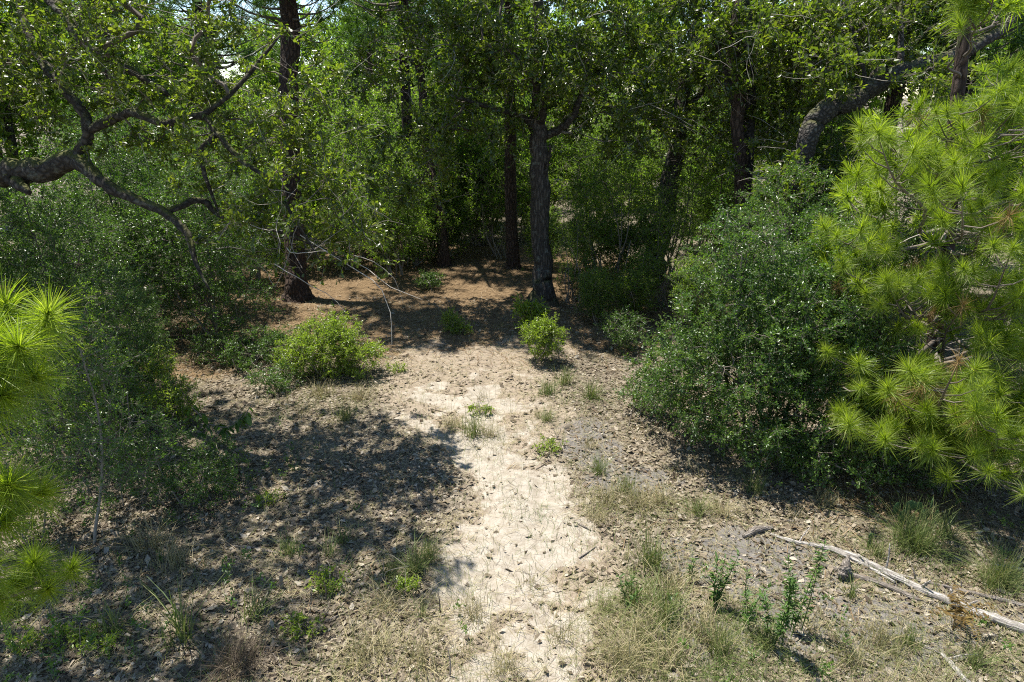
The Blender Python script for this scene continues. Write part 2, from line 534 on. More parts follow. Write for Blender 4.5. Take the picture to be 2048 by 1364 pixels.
class Skeleton:
    """explicit limbs, then every target joins its nearest node by a curved branch; radii by the pipe model"""
    def __init__(s, seed=0):
        s.pos, s.par, s.fix, s.tag = [], [], [], []
        s.rng = np.random.default_rng(seed); s.nlimb = 0; s.tips = []; s.tipdir = []

    def limb(s, P, R, join=True, sub=5, wob=.25):
        P = np.asarray(P, float); R = np.asarray(R, float)
        Q = catmull(P, sub); r = np.interp(np.linspace(0, len(P) - 1, len(Q)), np.arange(len(P)), R)
        j = s.rng.normal(0, 1, Q.shape) * r[:, None] * wob; j[0] = 0; j[1:-1] = (j[1:-1] + j[:-2]) / 1.5
        Q = Q + j
        prev = -1
        if s.pos and join:
            A = np.array(s.pos); prev = int(np.argmin(((A - Q[0]) ** 2).sum(1)))
        for k in range(len(Q)):
            s.pos.append(Q[k]); s.par.append(prev); s.fix.append(r[k]); s.tag.append(s.nlimb); prev = len(s.pos) - 1
        s.nlimb += 1
        return s

    def grow(s, targets, step=.22, bend=.45, up=.15, jit=.035, low_ok=True):
        A = np.array(s.pos)
        d0 = np.sqrt(((targets[:, None, :] - A[None]) ** 2).sum(2).min(1))
        order = np.argsort(d0)
        buf = np.zeros((len(A) + len(targets) * 30, 3)); buf[:len(A)] = A; n = len(A)
        ok = np.ones(len(buf), bool)
        for t in targets[order]:
            dv = buf[:n] - t
            dist = np.sqrt((dv ** 2).sum(1))
            cost = dist + np.where(dv[:, 2] > 0, dv[:, 2] * .6, 0)       # prefers to climb
            b = int(np.argmin(cost)); L = dist[b]
            p0 = buf[b]; pp = s.par[b]
            pd = unit(p0 - buf[pp]) if pp >= 0 else UP
            c = p0 + (pd * bend + UP * up) * L * .5 + (t - p0) * .25
            m = max(2, int(L / step) + 1)
            m = min(m, 28); prev = b
            for k in range(1, m + 1):
                u = k / m
                q = (1 - u) ** 2 * p0 + 2 * u * (1 - u) * c + u * u * t
                if k < m: q = q + s.rng.normal(0, jit, 3)
                s.pos.append(q); s.par.append(prev); s.fix.append(0); s.tag.append(-1); prev = n; buf[n] = q; n += 1
            s.tips.append(t); s.tipdir.append(unit(t - (2 * c + p0) / 3))
        return s

    def radii(s, tip=.0045, e=2.35):
        n = len(s.pos); acc = np.zeros(n); r = np.zeros(n)
        for i in range(n - 1, -1, -1):
            r[i] = s.fix[i] if s.fix[i] > 0 else max(tip, acc[i] ** (1 / e))
            p = s.par[i]
            if p >= 0:
                acc[p] += r[i] ** e
                if s.fix[p] > 0 and s.fix[i] == 0 and r[i] > s.fix[p] * .8: r[i] = s.fix[p] * .8
        return r

    def chains(s, tip=.0045, e=2.35):
        r = s.radii(tip, e); n = len(s.pos); kids = [[] for _ in range(n)]
        for i, p in enumerate(s.par):
            if p >= 0: kids[p].append(i)
        A = np.array(s.pos); out = []
        starts = [i for i in range(n) if s.par[i] < 0]
        while starts:
            i = starts.pop(); tagv = s.tag[i]
            idx = [s.par[i], i] if s.par[i] >= 0 else [i]
            cur = i
            while True:
                ch = kids[cur]
                same = [c for c in ch if s.tag[c] == tagv]
                if not ch: break
                if tagv >= 0:
                    nxt = same[0] if same else None
                else:
                    nxt = max(ch, key=lambda c: r[c])
                for c in ch:
                    if c != nxt: starts.append(c)
                if nxt is None: break
                idx.append(nxt); cur = nxt
            P = A[idx]; R = r[idx].copy()
            if s.par[i] >= 0: R[0] = min(R[0], R[1] * 1.15)
            if len(P) >= 2: out.append((tagv, P, R))
        return out


def build_tree(name, label, cat, base, limbs, targets, seed, leafargs, barkmat, leafmat, group=None, trunk_n=14, rough=.05,
               limb_names=None, tip=.0045, grow=None, crown_name='crown', twig_mat=None, bare=None, e=2.35, limb_mat='limb_bark'):
    """tree or shrub: trunk and limbs are parts of their own, twigs and crown one mesh each. Coordinates are world, stored relative to base."""
    base = np.asarray(base, float)
    rng = np.random.default_rng(seed)
    root = thing(name, label, cat, base, group)
    S = Skeleton(seed)
    for P, R in limbs: S.limb(P, R, sub=6, wob=.14)
    S.grow(np.asarray(targets, float), **(grow or {}))
    tw = Acc()
    for tg, P, R in S.chains(tip, e):
        P = P - base
        if tg >= 0:
            nm = limb_names[tg] if limb_names else ('trunk' if tg == 0 else 'limb')
            nn = trunk_n if R.max() > .06 else 8
            link(nm, tube_mesh(nm, [(P, R)], barkmat if tg == 0 or limb_mat is None else M[limb_mat], nn, rough, seed + tg), root)
        else:
            nn = 7 if R.max() > .03 else (5 if R.max() > .012 else 3)
            v, f, _ = tubes(P[None], R[None], nn)
            tw.add(v, f, rng.uniform(0, .7))
    tips = np.array(S.tips) - base; dirs = np.array(S.tipdir)
    (v, f, t), (v2, f2, t2) = sprays(tips, dirs, rng, **leafargs)
    tw.add(v2, f2, t2)
    link('twigs', tw.mesh('twigs', twig_mat or M['twig'], True), root)
    link(crown_name, make_mesh(crown_name, v, f, t, leafmat), root)
    if bare is not None:                        # pale leafless twigs that stick out of the crown
        P, R = bare
        v, f, ti = tubes(P - base, R, 4)
        link('bare_twigs', make_mesh('bare_twigs', v, f, rng.uniform(0, 1, len(P))[ti], M['bare_twig'], True), root, kind='stuff')
    return root


def bare_twigs(rng, starts, dirs, length, r0, k=7, droop=.15, wig=.05):
    m = len(starts)
    P = np.zeros((m, k, 3)); P[:, 0] = starts
    d = unit(dirs); L = length * rng.uniform(.45, 1.3, m)
    for i in range(1, k):
        d = unit(d + rng.normal(0, .22, (m, 3)) - UP * droop * .2)
        P[:, i] = P[:, i - 1] + d * (L / (k - 1))[:, None]
    R = (r0 * rng.uniform(.6, 1.3, m))[:, None] * np.linspace(1, .35, k)[None]
    return P, R


# ------------------------------------------------------------------ ground
gx = np.concatenate([-np.geomspace(420, 11.2, 26), np.linspace(-11, 11, 240), np.geomspace(11.2, 420, 26)])
gy = np.concatenate([-np.geomspace(420, .5, 24) + 2, np.linspace(2.0, 19, 240), np.linspace(19.2, 40, 50), np.geomspace(41, 620, 24)])
GX, GY = np.meshgrid(gx, gy)
GZ = height(GX, GY)
fine = np.exp(-((GX / 9) ** 2 + ((GY - 8) / 9) ** 2))
GZ = GZ + (fbm(GX * 9, GY * 9, 5, 2) - .5) * .022 * fine
nx, ny = len(gx), len(gy)
idx = np.arange(nx * ny).reshape(ny, nx)
gf = np.stack([idx[:-1, :-1], idx[:-1, 1:], idx[1:, 1:], idx[1:, :-1]], -1).reshape(-1, 4)
gv = np.stack([GX, GY, GZ], -1).reshape(-1, 3)
gm = make_mesh("ground", gv, gf, None, None, True)
sand = sand_mask(GX, GY).ravel()


def straw_mask(x, y):
    s = sstep(10.5, 13.2, y + (fbm(x * .8, y * .8, 22) - .5) * 3.0) * (1 - sstep(.75, 1.25, np.sqrt(((x + 1.2) / 6.5) ** 2 + ((y - 15) / 6.5) ** 2) + (fbm(x * .5, y * .5, 23) - .5) * .6))
    px, pyy = gflat(380, 735)
    s2 = np.exp(-(((x - px) / .9) ** 2 + ((y - pyy) / .6) ** 2)) * 1.2
    px, pyy = gflat(1790, 985)
    s3 = np.exp(-(((x - px) / .9) ** 2 + ((y - pyy) / .6) ** 2)) * 1.2
    return np.clip(np.maximum(np.maximum(s, s2), s3), 0, 1)


def soil_mask(x, y):
    s = 0
    for px, py, rx, ry in ((1480, 1120, 1.3, .5), (1650, 1190, 1.3, .5), (1180, 890, .5, .9), (1700, 1260, 1.6, .5), (1260, 960, .6, .4)):
        cx, cy = gflat(px, py)
        s = np.maximum(s, np.exp(-(((x - cx) / rx) ** 2 + ((y - cy) / ry) ** 2)))
    return np.clip(sstep(.25, .7, s + (fbm(x * 2.5, y * 2.5, 41) - .5) * .7), 0, 1)


straw = straw_mask(GX, GY).ravel()
soil = soil_mask(GX, GY).ravel()
dirt = dirt_mask(GX, GY).ravel()
for nm, arr in (("dirt", dirt), ("sand", sand), ("straw", straw), ("soil", soil)):
    a = gm.attributes.new(nm, 'FLOAT', 'POINT'); a.data.foreach_set("value", arr.astype(np.float32))


def ground_mat():
    m, N, L = new_mat("ground")
    out = N.new("ShaderNodeOutputMaterial")
    tc = N.new("ShaderNodeTexCoord")
    def noise(scale, det=6, ro=.6):
        n = N.new("ShaderNodeTexNoise"); n.inputs['Scale'].default_value = scale; n.inputs['Detail'].default_value = det
        n.inputs['Roughness'].default_value = ro
        L.new(tc.outputs['Object'], n.inputs[0]); return n
    def mix(f, a, b):
        x = N.new("ShaderNodeMix"); x.data_type = 'RGBA'
        if isinstance(f, float): x.inputs[0].default_value = f
        else: L.new(f, x.inputs[0])
        L.new(a, x.inputs[6]); L.new(b, x.inputs[7]); return x.outputs[2]
    n_big = noise(1.7); n_mid = noise(9); n_fine = noise(55, 5, .7); n_grain = noise(240, 3, .7); n_spot = noise(20, 4, .7)
    # leaf litter bed: flakes of leaf and humus
    vo = N.new("ShaderNodeTexVoronoi"); vo.inputs['Scale'].default_value = 38; vo.inputs['Randomness'].default_value = 1
    wv = N.new("ShaderNodeMix"); wv.data_type = 'VECTOR'; wv.inputs[0].default_value = .06
    L.new(tc.outputs['Object'], wv.inputs[4]); L.new(n_mid.outputs['Color'], wv.inputs[5])
    L.new(wv.outputs[1], vo.inputs[0])
    sepc = N.new("ShaderNodeSeparateColor"); L.new(vo.outputs['Color'], sepc.inputs[0])
    lit = ramp(N, [(.056, .046, .031), (.125, .102, .071), (.21, .177, .127), (.32, .28, .212)]); L.new(sepc.outputs[0], lit.inputs[0])
    hum = ramp(N, [(.05, .041, .028), (.175, .146, .103)]); L.new(n_fine.outputs['Fac'], hum.inputs[0])
    litter = mix(n_mid.outputs['Fac'], lit.outputs[0], hum.outputs[0])
    # sand
    sr = ramp(N, [(.145, .118, .085), (.25, .214, .164), (.335, .297, .240), (.40, .364, .305)], [.28, .44, .57, .76])
    sf = math_node(N, L, 'ADD', math_node(N, L, 'MULTIPLY', n_mid.outputs['Fac'], .55), math_node(N, L, 'MULTIPLY', n_fine.outputs['Fac'], .45))
    L.new(sf, sr.inputs[0])
    # pine straw
    st = ramp(N, [(.045, .029, .016), (.11, .073, .038), (.185, .125, .066), (.26, .195, .118)], [.25, .45, .6, .8])
    stv = math_node(N, L, 'ADD', math_node(N, L, 'MULTIPLY', n_fine.outputs['Fac'], .6), math_node(N, L, 'MULTIPLY', n_mid.outputs['Fac'], .4))
    L.new(stv, st.inputs[0])
    # grey dirt
    so = ramp(N, [(.07, .064, .057), (.135, .122, .107), (.20, .183, .16)], [.3, .5, .75]); L.new(sf, so.inputs[0])
    def soft(name, gain):                       # attribute edge broken by noise
        a = attr(N, name)
        v = a.outputs['Fac']
        for nn, k in ((n_fine, gain), (n_mid, gain * .9), (n_grain, gain * .5), (n_spot, gain * .9)):
            v = math_node(N, L, 'ADD', v, math_node(N, L, 'MULTIPLY', math_node(N, L, 'SUBTRACT', nn.outputs['Fac'], .5), k))
        r = ramp(N, [(0, 0, 0), (1, 1, 1)], [.30, .62]); L.new(v, r.inputs[0]); return r.outputs[0]
    c = mix(soft("soil", .9), litter, so.outputs[0])
    c = mix(soft("straw", .8), c, st.outputs[0])
    dr = ramp(N, [(.085, .064, .044), (.185, .146, .104), (.26, .212, .155), (.34, .287, .22)], [.28, .42, .55, .75]); L.new(sf, dr.inputs[0])
    c = mix(soft("dirt", 1.0), c, dr.outputs[0])
    c = mix(soft("sand", 1.1), c, sr.outputs[0])
    p = N.new("ShaderNodeBsdfPrincipled"); p.inputs['Roughness'].default_value = .95; p.inputs['Specular IOR Level'].default_value = .15
    L.new(c, p.inputs['Base Color'])
    hh = math_node(N, L, 'ADD', math_node(N, L, 'MULTIPLY', n_fine.outputs['Fac'], 1.0), math_node(N, L, 'MULTIPLY', n_grain.outputs['Fac'], .35))
    hh = math_node(N, L, 'ADD', hh, math_node(N, L, 'MULTIPLY', n_mid.outputs['Fac'], 1.6))
    b = N.new("ShaderNodeBump"); b.inputs['Strength'].default_value = .32; b.inputs['Distance'].default_value = .03
    L.new(hh, b.inputs['Height']); L.new(b.outputs[0], p.inputs['Normal'])
    L.new(p.outputs[0], out.inputs[0])
    return m


gm.materials.append(ground_mat())
ground = link("ground", gm, None, kind="structure")
ground["label"] = "woodland floor of pale sand track, dead leaves and orange pine straw"

# ------------------------------------------------------------------ trees with trunks named by the photograph
RNG = np.random.default_rng(11)
OAK_NEAR = dict(n_tw=6, n_leaf=12, tw_len=.28, leaf_len=.068, kind='oak', droop=-.18, tw_r=.0032)
OAK_MID = dict(n_tw=6, n_leaf=13, tw_len=.40, leaf_len=.105, kind='small', droop=-.15, tw_r=.004)


def W(pts):
    return np.array([at(*p) for p in pts])


# -- great oak on the left, its trunk outside the frame, limbs reaching in
lb = ground_pt(-8.9, 10.2)
trunkP = np.vstack([lb - [0, 0, .2], lb + [.15, -.05, 1.2], lb + [.5, -.2, 2.4], lb + [1.0, -.5, 3.2]])
limbsL = [
    (trunkP, [.36, .31, .28, .24]),
    (np.vstack([trunkP[-1], W([(-60, 352, 9.1), (0, 345, 9.0), (70, 342, 8.9), (150, 322, 8.7), (200, 360, 8.5), (260, 394, 8.4), (330, 427, 8.3), (374, 468, 8.2), (392, 525, 8.15), (420, 580, 8.1)])]), [.19, .17, .16, .145, .12, .08, .062, .055, .042, .026, .01]),
    (W([(20, 352, 8.95), (40, 372, 8.85), (58, 386, 8.75)]), [.11, .08, .03]),
    (W([(158, 320, 8.7), (176, 262, 8.6), (160, 215, 8.6), (112, 160, 8.7), (75, 110, 8.9), (48, 40, 9.0), (20, -80, 9.2)]), [.08, .065, .06, .055, .05, .045, .04]),
    (W([(176, 262, 8.6), (225, 238, 8.5), (265, 226, 8.4), (330, 245, 8.3), (400, 232, 8.3), (440, 272, 8.2), (480, 320, 8.1), (540, 362, 8.0), (590, 440, 7.9), (640, 520, 7.9)]), [.06, .055, .05, .045, .04, .035, .03, .024, .016, .008]),
    (np.vstack([trunkP[-1] + [0, 0, .05], W([(-120, 150, 9.6), (20, -60, 9.3), (108, 5, 8.9), (160, 75, 8.7), (190, 100, 8.6), (250, 134, 8.5), (335, 190, 8.4)])]), [.16, .13, .11, .085, .07, .06, .05, .03]),
    (W([(400, 232, 8.3), (460, 190, 8.4), (520, 120, 8.5), (560, 70, 8.6)]), [.04, .032, .025, .015]),
    (W([(330, 427, 8.3), (400, 400, 8.5), (440, 430, 8.6), (520, 452, 8.4), (600, 478, 8.3), (690, 520, 8.2)]), [.045, .04, .034, .028, .02, .012]),
    (W([(400, 300, 8.3), (410, 350, 8.4), (440, 432, 8.6)]), [.034, .026, .010]),
]
blobs = [(at(220, 130, 8.8), (1.7, 1.3, 1.15)), (at(480, 170, 8.7), (1.3, 1.1, .95)), (at(60, 30, 9.2), (1.4, 1.3, 1.2)), (at(540, 360, 8.3), (1.05, .9, .7), 1.0),
         (at(650, 290, 8.7), (.75, .8, .8), 1.2), (at(590, 430, 8.2), (.8, .6, .5), 1.3), (at(720, 400, 8.3), (.55, .5, .55), 1.5), (at(380, 300, 8.7), (1.2, .8, .6), .7), (at(-40, 200, 9.0), (.9, .9, .8)), (np.array([-5.6, 8.9, 6.7]), (2.0, 1.1, .7), .9),  # last blob: unseen crown above the frame, placed for its shade
         (at(-350, -50, 10), (2.0, 2.0, 1.8), .6), (at(640, 450, 8.2), (.8, .6, .45), 1.3), (at(480, 470, 8.3), (.7, .5, .4), 1.2), (at(740, 490, 8.1), (.35, .4, .3), 1.5),
         (np.array([-4.9, 7.7, 6.4]), (1.3, 1.0, .5), 3.5), (np.array([-6.4, 6.6, 6.2]), (1.3, 1.2, .6), 3.0), (np.array([-5.7, 5.6, 6.3]), (1.2, .9, .45), 3), (np.array([-4.9, 5.7, 6.25]), (1.0, .7, .4), 3.5), (np.array([-3.6, 8.2, 6.3]), (.9, .9, .5), 3), (np.array([-4.3, 6.7, 6.2]), (1.2, .8, .45), 3), (np.array([-3.1, 7.3, 6.35]), (.8, .7, .4), 3)]  # unseen crown blobs added above the frame to cast dappled shade lower left
tg = ellipsoids(RNG, blobs, 1010, .1)
sel = RNG.integers(0, len(tg), 430)
bd = unit(np.stack([RNG.normal(.45, .6, 430), RNG.normal(-.3, .6, 430), RNG.normal(-.05, .4, 430)], 1))
b1 = bare_twigs(RNG, tg[sel], bd, .75, .0045)
lowst = W([(RNG.uniform(430, 690), RNG.uniform(420, 540), RNG.uniform(7.7, 8.5)) for _ in range(16)])
b2 = bare_twigs(RNG, lowst, np.stack([RNG.normal(.7, .5, 16), RNG.normal(-.2, .5, 16), RNG.normal(-.3, .35, 16)], 1), .95, .006)
hang = np.stack([catmull(W([(600, 470, 8.2), (680, 520, 8.1), (745, 560, 8.0), (775, 600, 7.95), (783, 650, 7.9), (784, 690, 7.9)]), 2)[[0, 2, 4, 5, 7, 8, 10]]])
bareL = (np.concatenate([b1[0], b2[0], hang]), np.concatenate([b1[1], b2[1], np.linspace(.007, .003, 7)[None]]))
build_tree('oak_tree', 'spreading oak at the left edge with a thick mossy limb and bare hanging twigs', 'tree', lb, limbsL, tg, 3,
           OAK_NEAR, M['oak_bark'], M['oak_leaf'], bare=bareL, rough=.07)


# -- oak standing in the middle of the picture
def oak(label, bp, trunk, limbs, blobs, n, seed, args=OAK_MID, bark='oak_bark', leaf='oak_leaf', nbare=300, root_r=None, shell=.2):
    rng = np.random.default_rng(seed)
    L = [(trunk[0], trunk[1])] + limbs
    t = ellipsoids(rng, blobs, n, shell)
    t = t[t[:, 2] > 1.2]
    s = rng.integers(0, len(t), nbare)
    d = rng.normal(0, 1, (nbare, 3)) * [1, 1, .5] + [0, -.2, -.15]
    P, R = bare_twigs(rng, t[s], d, .9, .0055)
    return build_tree('oak_tree', label, 'tree', bp, L, t, seed, args, M[bark], M[leaf], bare=(P, R), rough=.05)


def flare(b, P, r):
    """trunk polyline from a buried, flared foot"""
    return np.vstack([b - [0, 0, .2], b + [0, 0, .06], b + [0, 0, .38], P]), [r[0] * 2.0, r[0] * 1.5, r[0] * 1.1] + list(r)


b = g(1085, 612)
d = b[1] * CP + CAM_H * SP
oak('straight grey oak standing alone at the head of the sandy track', b,
    flare(b, W([(1083, 520, d - .2), (1080, 400, d - .6), (1079, 300, d - .9), (1078, 240, d - 1.0), (1082, 150, d - 1.3), (1076, 20, d - 1.6), (1070, -200, d - 2)]), [.215, .2, .19, .18, .14, .11, .07]),
    [(W([(1082, 275, d - .9), (1112, 262, d - 1.1), (1140, 240, d - 1.3), (1166, 180, d - 1.5), (1185, 60, d - 1.6)]), [.09, .085, .075, .06, .035]),
     (W([(1078, 262, d - .9), (1040, 232, d - 1.2), (980, 215, d - 1.4), (900, 190, d - 1.7)]), [.08, .065, .05, .03]),
     (W([(1080, 395, d - .6), (1100, 300, d - 1.2), (1096, 293, d - 1.25)]), [.03, .03, .02]),
     (W([(1079, 250, d - 1), (1085, 215, d - 1.6), (1060, 150, d - 2.2), (1010, 90, d - 2.6)]), [.08, .065, .05, .03])],
    [(at(880, 150, d - 1.2), (2.0, 1.6, 1.4)), (at(1080, 90, d - 1.2), (2.1, 1.7, 1.5)), (at(1240, 170, d - 1.0), (1.5, 1.5, 1.5)), (at(1060, -140, d - 1), (3.4, 2.2, 1.6), .6),
     (at(820, 320, d - 1.4), (1.2, 1.2, .9), 1.1), (at(980, 240, d - 1.6), (1.1, 1.0, .7), .7), (at(1260, 280, d - .8), (1.0, 1.0, .6), .6), (at(1075, 110, d - 2.5), (1.2, .7, .9), 1.6), (at(960, 60, d - 2.2), (1.2, .8, .9), 1.0), (np.array([-3.0, 15.0, 7.5]), (1.9, 1.3, .7), 2.4), (np.array([-1.2, 14.2, 7.3]), (1.2, 1.0, .6), 2.4), (np.array([-4.0, 14.5, 7.4]), (1.2, .9, .6), 2.4)], 880, 21)  # last three blobs: unseen crown added above the frame to shade the clearing

b = g(1303, 560)
d = b[1] * CP + CAM_H * SP
oak('dark leaning oak between the straight grey oak and the big round shrub', b,
    flare(b, W([(1308, 535, d - .12), (1318, 480, d - .35), (1334, 400, d - .55), (1352, 300, d - .7), (1362, 200, d - .9), (1392, 60, d - 1.2), (1405, -120, d - 1.6)]), [.25, .24, .225, .21, .18, .13, .08]),
    [(W([(1352, 300, d - .7), (1320, 250, d - 1.2), (1290, 225, d - 1.5)]), [.08, .06, .04]), (W([(1360, 230, d - .9), (1420, 170, d - 1.2), (1500, 120, d - 1.5)]), [.09, .07, .04])],
    [(at(1400, 110, d - 1), (1.9, 1.6, 1.6)), (at(1330, 240, d - 1.3), (1.3, 1.2, .8), .8), (at(1450, 270, d - .8), (1.2, 1.2, .9), .8), (at(1400, -150, d - 1), (3, 2, 1.5), .6)], 350, 22)

b = ground_pt(5.1, 13.6)
oak('brown oak with two close stems rising behind the big round shrub', b,
    (np.vstack([b - [0, 0, .2], W([(1492, 480, 14.3), (1480, 300, 13.8), (1470, 150, 13.5), (1468, 60, 13.3), (1480, -10, 13.2), (1490, -180, 13)])]), [.18, .15, .135, .118, .105, .09, .06]),
    [(W([(1492, 400, 14.2), (1500, 200, 13.9), (1494, 60, 13.7), (1500, -100, 13.5)]), [.11, .10, .085, .05]), (W([(1480, 240, 13.8), (1448, 140, 13.4), (1430, 60, 13.2)]), [.09, .07, .04])],
    [(at(1560, 120, 14), (1.6, 1.4, 1.6)), (at(1520, 320, 14), (1.3, 1.1, 1.0), .8), (at(1440, 40, 14), (1.3, 1.3, 1.2)), (at(1520, -180, 14.5), (2.6, 1.8, 1.3), .6), (at(1475, 90, 12.6), (.9, .6, .8), 1.4)], 420, 23, bark='pine_bark')

b = ground_pt(5.0, 12.3)
oak('thick crooked oak bent over to the right above the shrubs, grey bark at its elbow', b,
    (np.vstack([b - [0, 0, .2], b + [.02, 0, .8], W([(1572, 470, 12.6), (1588, 380, 12.4), (1612, 300, 12.1), (1630, 240, 12.0), (1662, 213, 11.9), (1705, 205, 11.9), (1742, 175, 11.9), (1800, 146, 11.9), (1862, 128, 11.9), (1925, 105, 12), (2010, 50, 12.2), (2100, -60, 12.5)])]),
     [.26, .21, .18, .17, .16, .18, .18, .15, .16, .15, .135, .115, .09, .05]),
    [(W([(1748, 172, 11.9), (1752, 150, 11.8), (1768, 138, 11.75)]), [.12, .11, .09]), (W([(1800, 146, 11.9), (1803, 90, 11.9), (1800, 20, 12), (1806, -80, 12)]), [.065, .05, .04, .03]),
     (W([(1708, 200, 11.9), (1728, 160, 11.8), (1722, 120, 11.8), (1700, 40, 12)]), [.05, .04, .03, .02]), (W([(1680, 208, 11.9), (1690, 180, 12), (1680, 150, 12.1)]), [.05, .03, .02])],
    [(at(1700, 60, 12.6), (1.2, 1.2, 1.0)), (at(1620, 120, 12.8), (1.0, 1.0, .9)), (at(1850, 20, 12.8), (1.3, 1.1, .9), .7), (at(1620, 330, 12.9), (.8, .7, .7), .8), (at(1860, 170, 11.5), (.8, .5, .4), 1.5), (at(1700, 130, 11.4), (.6, .5, .4), 1.2), (at(1560, 380, 11.9), (.5, .5, .5), 1.5), (at(1980, -80, 13), (1.6, 1.4, 1.2), .6)],
    360, 24, bark='limb_grey')


# ------------------------------------------------------------------ pines
def tuft_arrays(rng, n=130, L=.23, width=.0034, axis_len=.12, open_=1.0, seg=2):
    """one whorl of long needles around a shoot along +Z"""
    s = rng.beta(1.6, 1.0, n)
    base = np.stack([np.zeros(n), np.zeros(n), s * axis_len], 1) + rng.normal(0, .003, (n, 3))
    phi = rng.uniform(0, 2 * math.pi, n)
    th = np.clip(np.interp(s, [0, .5, 1], [1.75, 1.15, .45]) * open_ + rng.normal(0, .30, n), .03, 2.5)
    d = np.stack([np.sin(th) * np.cos(phi), np.sin(th) * np.sin(phi), np.cos(th)], 1)
    ln = L * rng.uniform(.5, 1.12, n)
    pts = []
    for k in range(seg + 1):
        u = k / seg
        pts.append(base + d * (ln * u)[:, None] + (np.array([0, 0, -.42]) * (ln * u * u)[:, None]) * np.sin(th)[:, None])
    P = np.stack(pts, 1)
    side = unit(np.cross(d, rng.normal(0, 1, (n, 3))))
    w = width * np.array([1.0, .9, .35]) if seg == 2 else width * np.array([1.0, .5])
    A = P + side[:, None, :] * w[None, :, None]; B = P - side[:, None, :] * w[None, :, None]
    V = np.stack([A, B], 2).reshape(n, (seg + 1) * 2, 3)
    f = np.array([[2 * k, 2 * k + 1, 2 * k + 3, 2 * k + 2] for k in range(seg)])
    F = f[None] + (np.arange(n) * (seg + 1) * 2)[:, None, None]
    t = np.clip(rng.normal(.5, .2, n) + (s - .6) * .35, 0, 1)
    return V.reshape(-1, 3), F.reshape(-1, 4), np.repeat(t, (seg + 1) * 2)


v, f, t = tuft_arrays(np.random.default_rng(510), 90, .20, .0018, .12, 1.35)
DEAD_TUFT = make_mesh('needle_tuft', v, f, t, M['needle_brown'])


def quat_z(dirv):
    return Vector([float(c) for c in dirv]).to_track_quat('Z', 'Y').to_matrix()


TUFTS = []
for i in range(6):
    rg = np.random.default_rng(500 + i)
    v, f, t = tuft_arrays(rg, 230, .235, .0018, .15, [.85, 1.0, 1.1, .9, 1.05, .75][i])
    a = Acc(); a.add(v, f, t)
    TUFTS.append(a.mesh('needle_tuft', M['needle']))


def pine_branches(rng, trunkP, z0, z1, whorl_gap, nb, len_fn, az_bias=None):
    """returns branch polylines with radii and tuft points with directions"""
    lines, tf = [], []
    zs = np.arange(z0, z1, whorl_gap)
    for z in zs:
        c = np.array([np.interp(z, trunkP[:, 2], trunkP[:, k]) for k in range(3)])
        n = rng.integers(nb[0], nb[1] + 1); a0 = rng.uniform(0, 6.28)
        for k in range(n):
            az = a0 + k * 2 * math.pi / n + rng.normal(0, .25)
            if az_bias is not None and rng.random() < az_bias[2]: az = rng.normal(az_bias[0], az_bias[1])
            L = len_fn((z - z0) / (z1 - z0)) * rng.uniform(.75, 1.2)
            h = np.array([math.cos(az), math.sin(az), 0])
            lift = rng.uniform(.05, .4)
            pts = [c]
            for s in (.25, .5, .75, 1.0):
                pts.append(c + h * L * s + UP * (L * (lift * s - .35 * s * (1 - s) + .12 * s ** 3)) + rng.normal(0, .035 * L, 3))
            P = catmull(pts, 3); r0 = .011 + .009 * L
            lines.append((P, np.linspace(r0, .006, len(P))))
            tf.append((P[-1], unit(P[-1] - P[-3] + UP * .10)))
            m = int(2 + L * 3.2)
            for q in range(m):
                u = rng.uniform(.35, .97); ii = u * (len(P) - 1); j = int(ii); p0 = P[j] + (P[min(j + 1, len(P) - 1)] - P[j]) * (ii - j)
                sgn = 1 if q % 2 else -1
                side = np.array([-h[1], h[0], 0]) * sgn
                l2 = rng.uniform(.22, .62) * (1.15 - u * .6) * min(1, L / 1.5)
                dd = unit(side * rng.uniform(.5, 1) + h * rng.uniform(.3, 1.0) + UP * rng.uniform(.0, .6))
                p1 = p0 + dd * l2 * .55; p2 = p0 + dd * l2 + UP * l2 * .22
                lines.append((np.array([p0, p1, p2]), np.array([.009, .007, .005])))
                tf.append((p2, unit(p2 - p1 + UP * .06)))
    return lines, tf


